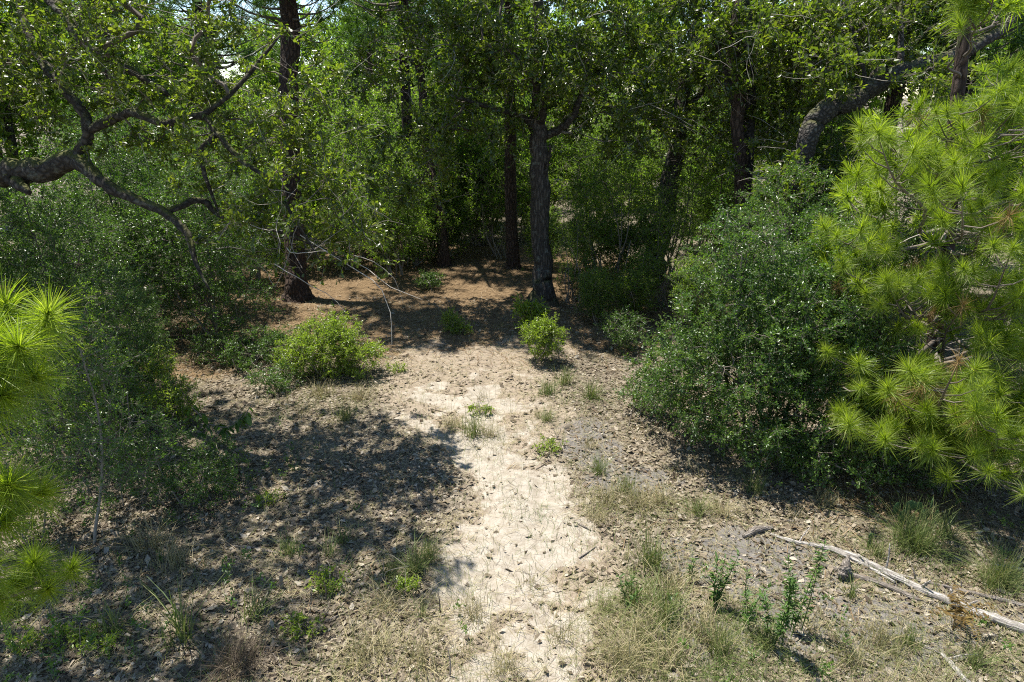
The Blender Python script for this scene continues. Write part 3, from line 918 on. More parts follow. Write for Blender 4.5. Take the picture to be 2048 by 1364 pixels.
def pine(label, base, trunk, z0, z1, gap, nb, len_fn, seed, az_bias=None, boughs=(), keep=None, sc=(.85, 1.25), bark='pine_bark', maxparts=300, dead=0):
    rng = np.random.default_rng(seed); base = np.asarray(base, float)
    root = thing('pine_tree', label, 'tree', base)
    P = catmull(trunk[0], 6); R = np.interp(np.linspace(0, 1, len(P)), np.linspace(0, 1, len(trunk[1])), trunk[1])
    link('trunk', tube_mesh('trunk', [(P - base, R)], M[bark], 14, .05, seed), root)
    lines, tf = pine_branches(rng, P, z0, z1, gap, nb, len_fn, az_bias)
    if keep: lines = [q for q in lines if keep(q[0][-1])]
    if keep: tf = [x for x in tf if keep(x[0])]
    for px, py, dd in boughs:
        e_ = at(px, py, dd + .35); zc = max(e_[2] - .25, .3)
        c = np.array([np.interp(zc, P[:, 2], P[:, k]) for k in range(3)]); L = np.linalg.norm(e_ - c)
        Q = catmull([c, c * .66 + e_ * .34 - UP * .06 * L, c * .33 + e_ * .67 - UP * .08 * L, e_], 4)
        lines.append((Q, np.linspace(.012 + .008 * L, .006, len(Q)))); hd = unit(e_ - c)
        tf.append((e_, unit(hd * .5 + UP * .6)))
        for q in range(9):
            u = rng.uniform(.4, .95); p0 = Q[int(u * (len(Q) - 1))]
            d_ = unit(np.cross(hd, UP) * (1 if q % 2 else -1) * rng.uniform(.5, 1.1) + hd * rng.uniform(.2, .9) + UP * rng.uniform(0, .5)); l2 = rng.uniform(.2, .5)
            p2 = p0 + d_ * l2; lines.append((np.array([p0, p0 + d_ * l2 * .5 - UP * .01, p2]), np.array([.008, .006, .005])))
            tf.append((p2, unit(d_ * .6 + UP * .5)))
    ac = Acc()
    for q, r in lines:
        v, f, _ = tubes((q - base)[None], r[None], 5); ac.add(v, f, rng.uniform(.1, .7))
    link('branches', ac.mesh('branches', M['twig'], True), root, kind='stuff')
    if dead:
        st = np.array([np.array([np.interp(z, P[:, 2], P[:, k]) for k in range(3)]) for z in rng.uniform(.5, z1 * .42, dead)])
        dd = rng.normal(0, 1, (dead, 3)) * [1, 1, .25]
        Q, Rr = bare_twigs(rng, st, dd, 1.3, .007)
        v, f, ti = tubes(Q - base, Rr, 4)
        link('bare_twigs', make_mesh('bare_twigs', v, f, rng.uniform(0, 1, dead)[ti], M['bare_twig'], True), root, kind='stuff')
    tf.sort(key=lambda x: float(np.linalg.norm(x[0] - [0, 0, CAM_H])))
    rest = Acc()
    for i, (p, dv) in enumerate(tf):
        me = TUFTS[i % len(TUFTS)] if rng.random() > .07 else DEAD_TUFT; s = rng.uniform(*sc); mt = quat_z(dv)
        if i < maxparts:
            o = link('needle_tuft', me, root)
            o.location = [float(c) for c in (p - base)]
            q = mt.to_euler(); o.rotation_euler = (q.x, q.y, q.z); o.scale = (s, s, s)
        else:
            v, f, t = tuft_arrays(rng, 70, .25, .006, .12, 1.0, 1)
            rest.add(v @ np.array(mt).T * s + (p - base), f, t)
    if rest.v:
        link('needle_mass', rest.mesh('needle_mass', M['needle']), root, kind='stuff')
    return root


def visible(p, m=120):
    q = p - np.array([0, 0, CAM_H]); dd = q[1] * CP - q[2] * SP
    if dd < .5: return False
    px = 1024 + q[0] / dd * FPX; py = 682 - (q[1] * SP + q[2] * CP) / dd * FPX
    return -m < px < 2048 + m and -m - 250 < py < 1364 + m


# young pine on the right: its crown is open towards the crooked oak
def in_pine(p):
    if not visible(p): return False
    q = p - np.array([0, 0, CAM_H]); dd = q[1] * CP - q[2] * SP
    px = 1024 + q[0] / dd * FPX; py = 682 - (q[1] * SP + q[2] * CP) / dd * FPX
    lim = np.interp(py, [-50, 215, 240, 400, 470, 620, 690, 900, 980, 1040], [1900, 1940, 1740, 1690, 1635, 1640, 1680, 1680, 1760, 2000])
    hole = float(fbm(px / 95.0, py / 95.0, 611, 2))
    return px > lim and hole > (.52 if py < 235 else .30 if py < 640 else .18) and not (640 < py < 720 and px < 1960 and hole < .45)


# young pine on the right
rb = ground_pt(5.95, 8.75)
pine('bright yellow-green young pine with bursts of long needles at the right edge', rb,
     (np.vstack([rb - [0, 0, .2], at(1890, 510, 9.0), at(1912, 230, 8.6), at(1935, 0, 8.3), at(1950, -260, 8.2)]), [.13, .10, .085, .065, .03]),
     .3, 7.2, .23, (5, 7), lambda u: 2.45 * (1 - u) ** .75 + .35, 61, az_bias=(-2.2, 1.0, .6), keep=in_pine, sc=(.72, 1.12), dead=30,
     boughs=[(1655, 470, 7.6), (1690, 545, 7.4), (1720, 740, 7.3), (1775, 790, 7.0), (1700, 860, 7.0), (1770, 890, 6.8), (1850, 830, 6.9), (1860, 910, 6.6), (1935, 860, 6.8), (1990, 800, 7.0), (2030, 880, 6.5), (1970, 950, 6.3), (2045, 990, 6.1), (1900, 775, 7.2), (2040, 720, 6.9), (1990, 620, 7.2), (1940, 560, 7.1)])

# small pine at the left edge, close to the camera
lpb = ground_pt(-3.75, 3.1)
root = pine('near young pine at the left edge, only its long green needle bursts leaning into view', lpb,
            (np.vstack([lpb - [0, 0, .2], lpb + [.02, 0, 1.5], lpb + [.05, .05, 3.0], lpb + [.1, 0, 5.6]]), [.06, .05, .04, .02]),
            2.2, 5.5, .42, (4, 5), lambda u: 1.1 * (1 - u) + .35, 62, keep=lambda p: p[0] < -3.4 or (p[2] > 4.3 and p[0] < -2.75))  # unseen upper crown enlarged to shade the lowest needle bursts
NEAR = []
for i in range(3):
    a = Acc(); a.add(*tuft_arrays(np.random.default_rng(520 + i), 330, .225, .0019, .15, [.95, 1.1, 1.0][i]))
    NEAR.append(a.mesh('needle_tuft', M['needle']))
for px, py, dd, dv, s in ((85, 650, 3.0, (.5, -.1, .9), .8), (25, 640, 3.1, (.05, -.1, 1), .85), (40, 700, 2.95, (.45, -.5, .6), .88), (0, 740, 2.9, (.1, -.5, .6), .9), (-25, 680, 3.1, (0, 0, 1), .9), (15, 775, 2.95, (.3, -.6, .3), .85), (60, 745, 3.05, (.5, -.4, .35), .8), (-10, 800, 3.0, (.2, -.6, .2), .85), (65, 675, 3.15, (.4, .2, .8), .8), (-30, 760, 2.9, (0, -.5, .6), .9), (10, 680, 2.95, (.1, -.6, .7), .85),
                          (35, 965, 2.9, (.3, -.6, .6), .88), (0, 985, 2.85, (.1, -.5, .7), .9), (-40, 930, 3.0, (.1, 0, 1), .9), (15, 1010, 2.9, (.3, -.7, .2), .85), (60, 985, 3.05, (.6, -.2, .5), .75), (-25, 1040, 2.9, (.1, -.6, .3), .85), (135, 1140, 3.45, (.5, -.1, .85), .62), (70, 1130, 3.4, (.3, -.2, .9), .66), (30, 1165, 3.4, (.4, -.3, .7), .66), (-15, 1150, 3.2, (.2, -.2, .9), .8), (95, 1165, 3.45, (.4, -.4, .5), .62), (0, 1185, 3.3, (.2, -.5, .5), .8), (60, 1150, 3.5, (.2, .2, .9), .8)):
    p = at(px, py + 18, dd) - lpb
    o = link('needle_tuft', NEAR[int(px) % 3], root); o.location = [float(c) for c in p]
    q = quat_z(dv).to_euler(); o.rotation_euler = (q.x, q.y, q.z); o.scale = (s, s, s)
ends = [[(60, 700, 3.0), (10, 745, 3.1), (-70, 800, 3.2), (-200, 870, 3.5)], [(40, 980, 2.9), (-20, 1020, 3.0), (-90, 1060, 3.2), (-200, 1100, 3.4)], [(85, 1160, 3.42), (40, 1185, 3.35), (-30, 1210, 3.3), (-160, 1260, 3.4)]]
ac = Acc()
for e_ in ends:
    P = catmull(W(e_), 4) - lpb; P[-1] = [P[-1][0] * .2, P[-1][1] * .2, P[-1][2]]
    v, f, _ = tubes(P[None], np.linspace(.007, .016, len(P))[None], 6); ac.add(v, f, .5)
link('branch', ac.mesh('branch', M['twig'], True), root)


# tall pines with crowns mostly above the frame; crown mesh shared
def pine_crown(seed, n, spread, zlen, needle=60):
    rng = np.random.default_rng(seed); ac = Acc(); br = Acc()
    for i in range(n):
        z = rng.uniform(0, 1) ** 1.1
        R = spread * (1 - z * .75) * rng.uniform(.35, 1.05); az = rng.uniform(0, 6.28)
        p = np.array([math.cos(az) * R, math.sin(az) * R, z * zlen + R * .18 + rng.normal(0, .15)])
        dv = unit(np.array([math.cos(az) * .6, math.sin(az) * .6, .75]) + rng.normal(0, .2, 3))
        mt = np.array(quat_z(dv)); s = rng.uniform(1.0, 1.5)
        v, f, t = tuft_arrays(rng, needle, .26, .0065, .16, 1.0, 1)
        ac.add(v @ mt.T * s + p, f, t * .9)
        if i % 2 == 0:
            q0 = np.array([0, 0, max(0, z * zlen - R * .1)]); mid = (q0 + p) / 2 - UP * .12 * R
            vv, ff, _ = tubes(catmull([q0, mid, p], 3)[None], np.linspace(.015 + .012 * R, .008, 7)[None], 4); br.add(vv, ff, .3)
    return ac.mesh('crown', M['needle_far']), br.mesh('branches', M['twig'], True)


PC = [pine_crown(71, 260, 2.3, 5.5), pine_crown(72, 200, 1.9, 4.5)]


def tall_pine(label, base, pts, rad, zc, which, rz, seed, sc=1.0, group=None):
    base = np.asarray(base, float); root = thing('pine_tree', label, 'tree', base, group)
    P, R = flare(base, pts, rad); P = catmull(P, 6); R = np.interp(np.linspace(0, 1, len(P)), np.linspace(0, 1, len(R)), R)
    link('trunk', tube_mesh('trunk', [(P - base, R)], M['pine_bark'], 14, .06, seed), root)
    c = np.array([np.interp(zc, P[:, 2], P[:, k]) for k in range(3)]) - base
    for nm, me in zip(('crown', 'branches'), PC[which]):
        o = link(nm, me, root); o.location = [float(q) for q in c]; o.rotation_euler = (0, 0, rz); o.scale = (sc, sc, sc)
    return root


b = g(596, 594); d = b[1] * CP + CAM_H * SP
tall_pine('tall dark pine with thick scaly trunk left of the clearing, seen through oak twigs', b,
          np.vstack([W([(590, 500, d - .2), (582, 350, d - .6), (577, 180, d - 1.0), (574, 0, d - 1.4)]), b + [-.2, .1, 10.5]]), [.245, .225, .21, .20, .185, .05], 5.7, 0, .4, 81, sc=.8)
b = g(1026, 534); d = b[1] * CP + CAM_H * SP
tall_pine('slim straight pine standing just left of and behind the straight grey oak', b,
          np.vstack([W([(1022, 420, d - .4), (1020, 250, d - 1.0), (1018, 60, d - 1.6)]), b + [.1, .1, 11]]), [.165, .15, .14, .125, .05], 7.2, 1, 1.2, 82)
b = g(888, 530); d = b[1] * CP + CAM_H * SP
tall_pine('thin dark pine leaning to the left at the back of the clearing', b,
          np.vstack([W([(880, 430, d), (866, 360, d), (850, 280, d), (836, 120, d - .4)]), b + [-1.6, .3, 10]]), [.15, .14, .13, .125, .11, .04], 6.6, 1, 2.2, 83)
for (x, y, hh, lean, lab, w_, zc) in ((-9.4, 22.5, 13, .1, 'pine top showing above the middle of the left oak', 0, 5.0), (-3.4, 23.0, 13, .1, 'pine with green brushy top seen against the sky left of centre', 0, 5.2), (-1.7, 25.5, 13, -.2, 'pine behind the leaning thin pine, its top against the sky', 1, 6.2),
                                  (8.3, 15.8, 12, .1, 'pine showing through the leaves above the crooked limb', 1, 4.6), (9.6, 15.5, 12, .1, 'pine behind the crooked oak near the top right corner', 0, 4.6), (-10.5, 19, 12, .2, 'pine hidden in the thicket beyond the left oak', 1, 6.0),
                                  ):
    b = ground_pt(x, y)
    tall_pine(lab, b, np.vstack([b + [lean * .3, 0, hh * .35], b + [lean * .7, 0, hh * .7], b + [lean, 0, hh]]), [.18, .15, .11, .04], zc, w_, x, 90 + int(y))


# ------------------------------------------------------------------ yaupon shrubs and thicket trees
def shrub_proto(name, label, cat, base, blobs, n, seed, args, leaf, nstem=7, stem_r=.022, stem='yaupon_stem', grp=None, shell=.35, crown_name='foliage', zmin=.08):
    rng = np.random.default_rng(seed); base = np.asarray(base, float)
    t = ellipsoids(rng, [(base + np.asarray(bb[0]), *bb[1:]) for bb in blobs], n, shell)
    t = t[t[:, 2] > base[2] + zmin]
    limbs = []
    bl = [bb for bb in blobs]
    for i in range(nstem):
        bb = bl[i % len(bl)]
        c = base + np.asarray(bb[0]) + rng.normal(0, .3, 3) * np.asarray(bb[1])
        s0 = base + np.append(rng.normal(0, .10 + .03 * nstem * .3, 2), -.06)
        top = c + [0, 0, bb[1][2] * .2]
        if top[2] < base[2] + .2: top[2] = base[2] + .3
        mid = (s0 * .55 + top * .45) + np.append(rng.normal(0, .12, 2), .15)
        limbs.append((np.array([s0, mid, top]), np.array([1.25, .9, .5]) * stem_r * rng.uniform(.7, 1.2)))
    S = Skeleton(seed)
    root = thing(name, label, cat, base, grp)
    for P, R in limbs: S.limb(P, R, join=False, sub=5, wob=.5)
    S.grow(t, step=.2, bend=.4, up=.15, jit=.02)
    tw = Acc()
    for tgv, P, R in S.chains(.0028):
        P = P - base
        if tgv >= 0:
            v, f, _ = tubes(P[None], R[None], 7)
            link('stem', make_mesh('stem', v, f, np.full(len(v), rng.uniform(.2, .9)), M[stem], True), root)
        else:
            v, f, _ = tubes(P[None], R[None], 4 if R.max() > .008 else 3); tw.add(v, f, rng.uniform(0, .8))
    (v, f, tt), (v2, f2, t2) = sprays(np.array(S.tips) - base, np.array(S.tipdir), rng, **args)
    tw.add(v2, f2, t2)
    link('twigs', tw.mesh('twigs', M['twig'], True), root)
    link(crown_name, make_mesh(crown_name, v, f, tt, leaf), root)
    return root


YA = dict(n_tw=6, n_leaf=17, tw_len=.23, leaf_len=.039, kind='small', droop=-.05, tw_r=.0015, up_bias=.75, clump_tint=.35)
YB = dict(n_tw=6, n_leaf=13, tw_len=.28, leaf_len=.042, kind='small', droop=-.05, tw_r=.0015, up_bias=.75, clump_tint=.35)
# the big shrub right of the track
yb = ground_pt(3.3, 8.1)
shrub_proto('yaupon_shrub', 'huge round dark green shrub with tiny shiny leaves right of the track', 'shrub', yb,
            [((-.55, -.1, 1.0), (1.0, .9, .8)), ((.2, .1, 1.9), (1.0, .9, .75)), ((-.35, .35, 2.55), (.75, .7, .6)), ((.75, -.1, 1.2), (.85, .9, .85)), ((.55, -.75, .55), (.95, .6, .5)),
             ((-.85, .55, .9), (.75, .7, .65)), ((.75, .5, 2.35), (.7, .7, .7)), ((-.15, -.7, .75), (.8, .55, .55)), ((.75, -.95, .4), (.75, .5, .38)), ((-.3, .2, 2.9), (.35, .35, .3), .5), ((-.2, 0, 1.6), (1.25, 1.0, .8), .7)], 1400, 31, dict(YA, clump_tint=.6), M['yaupon_leaf'], nstem=9)
PY = []
PY.append(shrub_proto('yaupon_tree', 'bushy yaupon with pale stems, left of the gap with orange straw', 'shrub', ground_pt(-5.9, 12.6),
                      [((0, 0, 2.2), (1.2, 1.2, .9)), ((-.5, .2, 1.2), (1.1, 1.0, .9)), ((.6, -.3, 1.1), (.9, .9, .8)), ((.2, .2, 3.0), (.8, .8, .6)), ((.1, -.7, .7), (1, .6, .5), .7)], 620, 32, YB, M['yaupon_leaf'], nstem=7, grp='yaupon thicket on the left', shell=.2))
PY.append(shrub_proto('yaupon_tree', 'tall yaupon at the back of the left thicket, under the mossy limb', 'shrub', ground_pt(-7.6, 13.2),
                      [((0, 0, 2.6), (1.1, 1.1, 1.0)), ((-.6, .2, 1.7), (.9, .9, .7)), ((.5, -.2, 1.6), (.9, .8, .7)), ((.1, .1, 3.6), (.8, .8, .7)), ((.3, -.4, .9), (.9, .7, .4), .5)], 560, 33, YB, M['yaupon_leaf'], nstem=6, grp='yaupon thicket on the left', shell=.2))
# sparse see-through one
PY.append(shrub_proto('yaupon_tree', 'sparse thin-stemmed yaupon right of the straight grey oak', 'shrub', ground_pt(2.3, 15.6),
                      [((0, 0, 2.3), (.8, .8, .9)), ((-.4, .1, 1.3), (.6, .6, .6)), ((.4, 0, 1.1), (.6, .6, .6)), ((.0, .1, .7), (.7, .6, .4), .5)], 190, 34, dict(YB, n_tw=5, n_leaf=12), M['oak_leaf_far'], nstem=9, stem_r=.017, grp='thin yaupons behind the oak', shell=.1))
GL = 'yaupon thicket on the left'
for k, x, y, rz, s, lab in (
        (0, -7.2, 10.4, 2.0, 1.0, 'dense yaupon below the broken stub of the mossy limb'), (1, -8.3, 8.9, .7, .9, 'yaupon at the left edge behind the near pine needles'),
        (0, -9.2, 11.6, 4.0, 1.1, 'yaupon against the left edge under the mossy limb'), (1, -6.6, 14.8, 3.1, 1.0, 'dark yaupon beside the thick scaly pine trunk'),
        (0, -8.9, 15.5, 1.1, 1.25, 'tall yaupon deep in the left thicket'), (0, -5.7, 9.2, 5.1, .62, 'low yaupon in front of the left thicket'),
        (2, -5.2, 7.7, 1.0, .75, 'open yaupon behind the slender pale sapling')):
    dup(PY[k], ground_pt(x, y), rz, s, lab, GL)
GR = 'yaupons behind the big round shrub'
for k, x, y, rz, s, lab in (
        (0, 4.75, 11.2, 1.5, .95, 'yaupon at the foot of the crooked oak'), (1, 6.9, 11.8, .2, 1.0, 'dark yaupon behind the bright young pine'),
        (0, 8.4, 9.9, 2.6, .8, 'yaupon at the right edge behind the young pine'), (1, 8.9, 13.4, 4.4, 1.1, 'tall yaupon in the right corner of the wood'),
        (0, 6.9, 7.6, .6, .42, 'low dark yaupon below the young pine'), (0, 5.15, 7.15, 3.9, .36, 'knee-high yaupon between the big round shrub and the prickly pear'),
        (0, 5.9, 6.25, 1.9, .3, 'little yaupon beside the prickly pear at the right edge'), (1, 6.5, 14.4, 5.0, 1.0, 'yaupon between the two-stemmed oak and the crooked oak')):
    dup(PY[k], ground_pt(x, y), rz, s, lab, GR)
GT = 'thin yaupons behind the oak'
for k, x, y, rz, s, lab in (
        (2, 3.3, 14.6, 2.0, .85, 'thin-stemmed yaupon touching the back of the big round shrub'), (2, 2.0, 18.3, 4.0, 1.1, 'thin-stemmed yaupon at the back, near the bright straw'),
        (2, 4.1, 17.0, .9, 1.15, 'thin-stemmed yaupon at the foot of the dark leaning oak'), (2, -.35, 19.6, .4, 1.05, 'cluster of thin dark stems beside the slim straight pine'),
        (2, 1.35, 14.9, 5.2, .7, 'small thin-stemmed yaupon close to the straight grey oak')):
    dup(PY[k], ground_pt(x, y), rz, s, lab, GT)
TRUNK_X = [(-400, 250, 'behind the mossy limb'), (250, 500, 'behind the left oak crown'), (500, 700, 'behind the thick scaly pine'), (700, 900, 'between the scaly pine and the leaning thin pine'),
           (900, 1050, 'behind the slim straight pine'), (1050, 1200, 'right behind the straight grey oak'), (1200, 1400, 'behind the dark leaning oak'), (1400, 1560, 'behind the two-stemmed oak'),
           (1560, 1780, 'behind the crooked oak'), (1780, 2500, 'behind the young pine on the right')]
ORD = ['nearest', 'second', 'third', 'fourth', 'fifth', 'sixth', 'seventh', 'eighth', 'ninth', 'tenth', 'eleventh', 'twelfth']


def place_word(x, y, used, what):
    px = 1024 + x / (y * CP + 3 * SP) * FPX
    nm = next((n for a, b_, n in TRUNK_X if a <= px < b_), TRUNK_X[0][2] if px < 0 else TRUNK_X[-1][2])
    used[(what, nm)] = used.get((what, nm), 0) + 1
    return '%s %s %s' % (ORD[min(11, used[(what, nm)] - 1)], what, nm)


rng = np.random.default_rng(98)
used = {}
YF = dict(n_tw=6, n_leaf=11, tw_len=.42, leaf_len=.075, kind='small', droop=-.05, tw_r=.003, up_bias=.6, clump_tint=.4)
GFY = 'far yaupon understory'
PF = [shrub_proto('yaupon_tree', 'light green yaupon alone at the far left of the understory', 'shrub', ground_pt(-9.2, 22.0),
                  [((0, 0, 2.6), (1.2, 1.2, 1.0)), ((-.7, .2, 1.5), (1.0, 1.0, .8)), ((.7, -.2, 1.3), (1.0, 1.0, .8)), ((.1, .1, 3.7), (.8, .8, .7))], 330, 35, YF, M['oak_leaf_far'], nstem=6, stem_r=.03, grp=GFY, shell=.2),
      shrub_proto('yaupon_tree', 'light green many-stemmed yaupon at the far right of the understory', 'shrub', ground_pt(9.6, 22.5),
                  [((0, 0, 1.6), (1.2, 1.1, 1.0)), ((-.6, .2, 2.7), (.9, .9, .7)), ((.8, 0, 2.2), (.8, .8, .7)), ((.2, -.4, .8), (1.0, .7, .5), .6)], 290, 36, YF, M['oak_leaf_far'], nstem=8, stem_r=.025, grp=GFY, shell=.2)]
GB = 'yaupons along the back of the clearing'
for k, x, y, rz, s, lab in (
        (2, -3.1, 17.4, 1.9, .9, 'light green yaupon behind the drooping oak twigs'), (0, -2.4, 20.0, .2, .95, 'yaupon left of the leaning thin pine'),
        (0, -4.3, 19.5, 3.2, 1.1, 'yaupon behind the thick scaly pine'), (1, .55, 22.0, .5, 1.0, 'yaupon behind the slim straight pine'),
        (1, -1.3, 21.6, 1.5, 1.1, 'yaupon behind the leaning thin pine'), (0, -6.3, 18.8, 2.7, 1.2, 'yaupon left behind the thick scaly pine'),
        (1, 5.8, 18.6, .9, 1.1, 'yaupon in the shade behind the two-stemmed oak'), (0, 2.9, 23.2, 5.5, 1.1, 'sunlit yaupon at the far right of the clearing')):
    dup(PF[k % 2], ground_pt(x, y), rz, s * .85, lab, GB)
ys = []
for y, x0, x1, st in ((20.6, -8, 8, 3.4), (24.2, -12, 12, 3.3), (28.5, -14, 14, 3.6), (33.5, -17, 17, 3.8)):
    for x in np.arange(x0, x1, st):
        ys.append((x + rng.normal(0, .6), y + rng.normal(0, .7)))
for x, y in sorted(ys, key=lambda q: q[1]):
    if 1.2 < x < 3.4 and y < 23: continue                     # the sunlit opening right of the oak
    dup(PF[int(rng.integers(0, 2))], ground_pt(x, y), rng.uniform(0, 6.28), float(rng.uniform(.8, 1.35)) * (1 + (y - 21) * .02), place_word(x, y, used, 'light green yaupon of the back'), GFY)
for k, x, y, sc_, lab in ((1, -4.4, 18.0, .6, 'low light green bush closing the left back of the clearing'), (1, -2.7, 18.6, .55, 'low light green bush at the back, below the oak\'s drooping twigs'), (1, -1.9, 19.3, .6, 'low light bush at the foot of the leaning thin pine'),
                          (0, 2.0, 16.9, .6, 'light green young tree right behind the straight grey oak'), (1, 3.0, 16.2, .6, 'light green bush left of the dark leaning oak'), (1, 2.6, 13.7, .42, 'low green bush in front of the thin yaupons'),
                          (1, 1.7, 13.4, .36, 'low green bush at the right foot of the straight grey oak'), (1, 3.6, 12.6, .5, 'green bush behind the big round shrub'), (0, -6.6, 16.9, .8, 'light green tree left behind the thick scaly pine'), (1, .9, 18.4, .5, 'green bush between the slim pine and the straight grey oak')):
    dup(PF[k], ground_pt(x, y), rng.uniform(0, 6.28), sc_, lab, 'green bushes closing the clearing')

# ------------------------------------------------------------------ the wood behind: oaks with shared meshes
FAR = dict(n_tw=6, n_leaf=13, tw_len=.55, leaf_len=.15, kind='small', droop=-.1, tw_r=.006, clump_tint=.4)


def far_oak(seed, H, blobs, n, base, label):
    base = np.asarray(base, float)
    rng = np.random.default_rng(seed)
    t = ellipsoids(rng, [(base + np.array(b_[0]), *b_[1:]) for b_ in blobs], n, .35)
    P = np.array([base - [0, 0, .2], base + [.1, 0, H * .2], base + [-.1, .1, H * .45], base + [.1, 0, H * .7]])
    return build_tree('oak_tree', label, 'tree', base, [(P, [.2, .16, .13, .06])], t, seed, FAR, M['oak_bark'], M['oak_leaf_far'], grow=dict(step=.5, jit=.05), tip=.008)


LAB_A = 'broad leafy tree beyond the left thicket, nearest of the far wood'
LAB_B = 'tall leafy tree nearest behind the two-stemmed oak'
GF = 'leafy trees of the wood beyond the clearing'
FO = [far_oak(41, 8.5, [((0, 0, 6), (2.4, 2.4, 2)), ((-1.2, .3, 4.2), (1.7, 1.7, 1.4)), ((1.3, -.3, 4), (1.7, 1.7, 1.5)), ((.2, 0, 2.4), (1.7, 1.6, 1.1), .8)], 430, ground_pt(-9.5, 33.0), LAB_A),
      far_oak(42, 11, [((0, 0, 8.5), (2.2, 2.2, 2.2)), ((-1, .3, 6), (1.9, 1.9, 1.6)), ((1.1, -.3, 5.2), (1.9, 1.9, 1.6)), ((0, 0, 3.3), (1.8, 1.6, 1.3), .8)], 460, ground_pt(6.5, 33.5), LAB_B)]
for o in FO: o['group'] = GF
rng = np.random.default_rng(99)
spots = [(-12.5, 31.5, .95), (-15, 34, 1.0), (-10.8, 37, 1.0), (-9.2, 41, 1.1), (-14, 14.5, .8), (-17.5, 20, 1.0), (-13.5, 19, .9), (13.5, 17, .9), (16, 22, 1.0), (-19, 26, 1.1), (11.5, 13, .75)]
for y, xs, s in ((24.5, (-13, -6.0, 10.5, 13.5), 1.0), (28.5, (-16, -11.5, -7.5, -4.0, -.6, 2.6, 8.5, 12.0, 16), 1.0), (34, (-19, -14, -9, -5.2, 1.2, 5.2, 10.5, 15, 20), 1.05),
                 (42, (-25, -19, -13, -8, -3.6, -.4, 3.5, 8, 13, 18.5, 25), 1.1), (54, (-33, -25, -17.5, -11, -1, 5, 11, 18, 26, 34), 1.3), (72, (-45, -34, -23, -13, -4, 4, 13, 23, 34, 46), 1.6)):
    for x in xs:
        spots.append((x + rng.normal(0, .8), y + rng.normal(0, 1.2), s * rng.uniform(.85, 1.15)))
for i, (x, y, s) in enumerate(sorted(spots, key=lambda q: q[1])):
    k = int(rng.integers(0, 2)); a_ = x / (y * CP); rz = rng.uniform(0, 6.28)
    if y < 31 and abs(x) < 10: continue
    if (24 < y < 36 and rng.random() < .55) or (y > 40 and rng.random() < .35): continue
    if abs(a_ + .28) < .05 or abs(a_ - .05) < .018: continue       # gaps where the sky shows
    dup(FO[k], ground_pt(x, y), rz, float(s) * (1.0 if y < 31 else float(rng.uniform(.55, 1.0))), place_word(x, y, used, ['broad leafy tree', 'tall leafy tree'][k]), GF)

# trees at the sides and behind the camera's edges, only what could be seen a step aside
# ------------------------------------------------------------------ young bushes and plants on the floor
YG = dict(n_tw=6, n_leaf=13, tw_len=.17, leaf_len=.034, kind='small', droop=-.02, tw_r=.0016, up_bias=.9, clump_tint=.35)
bb = g(662, 752)
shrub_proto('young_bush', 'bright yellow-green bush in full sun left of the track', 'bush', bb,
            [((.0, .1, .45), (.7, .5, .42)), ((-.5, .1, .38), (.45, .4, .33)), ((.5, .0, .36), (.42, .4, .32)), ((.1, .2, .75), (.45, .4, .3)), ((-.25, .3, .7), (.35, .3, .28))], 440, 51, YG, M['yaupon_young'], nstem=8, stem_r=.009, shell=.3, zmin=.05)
bb = g(510, 735)
shrub_proto('low_shrub', 'low dark green shrub in the shade left of the yellow-green bush', 'bush', bb,
            [((0, .2, .3), (.7, .6, .32)), ((-.7, .3, .25), (.5, .5, .28)), ((.5, .5, .35), (.5, .5, .3))], 210, 52, dict(YG, n_leaf=11), M['yaupon_leaf'], nstem=7, stem_r=.008, shell=.2, zmin=.04)
bb = g(1088, 728)
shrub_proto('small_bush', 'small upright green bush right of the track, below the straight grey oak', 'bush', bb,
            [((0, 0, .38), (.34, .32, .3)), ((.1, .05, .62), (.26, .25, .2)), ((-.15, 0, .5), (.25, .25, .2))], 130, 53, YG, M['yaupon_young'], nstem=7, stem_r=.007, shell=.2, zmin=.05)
LN = dict(n_tw=4, n_leaf=9, tw_len=.2, leaf_len=.12, kind='lance', droop=-.15, tw_r=.002, up_bias=.8)
bb = g(1056, 668)
shrub_proto('leafy_sprout', 'leafy sprout with long drooping leaves at the foot of the straight grey oak', 'plant', bb,
            [((0, 0, .45), (.26, .22, .25)), ((.1, 0, .25), (.25, .2, .2))], 26, 54, LN, M['yaupon_young'], nstem=4, stem_r=.006, shell=.1)
bb = g(908, 664)
shrub_proto('small_bush', 'knee-high green seedling alone in the shaded pine straw', 'bush', bb,
            [((0, 0, .2), (.22, .2, .16)), ((-.1, 0, .35), (.14, .14, .1)), ((.2, -.05, .12), (.18, .15, .08))], 50, 55, YG, M['yaupon_young'], nstem=4, stem_r=.005, shell=.1, zmin=.03)
bb = g(856, 578)
shrub_proto('small_bush', 'tiny dark bush at the far edge of the shaded straw', 'bush', bb, [((0, 0, .25), (.35, .3, .2))], 50, 56, YG, M['yaupon_leaf'], nstem=4, stem_r=.005, shell=.1, zmin=.03)
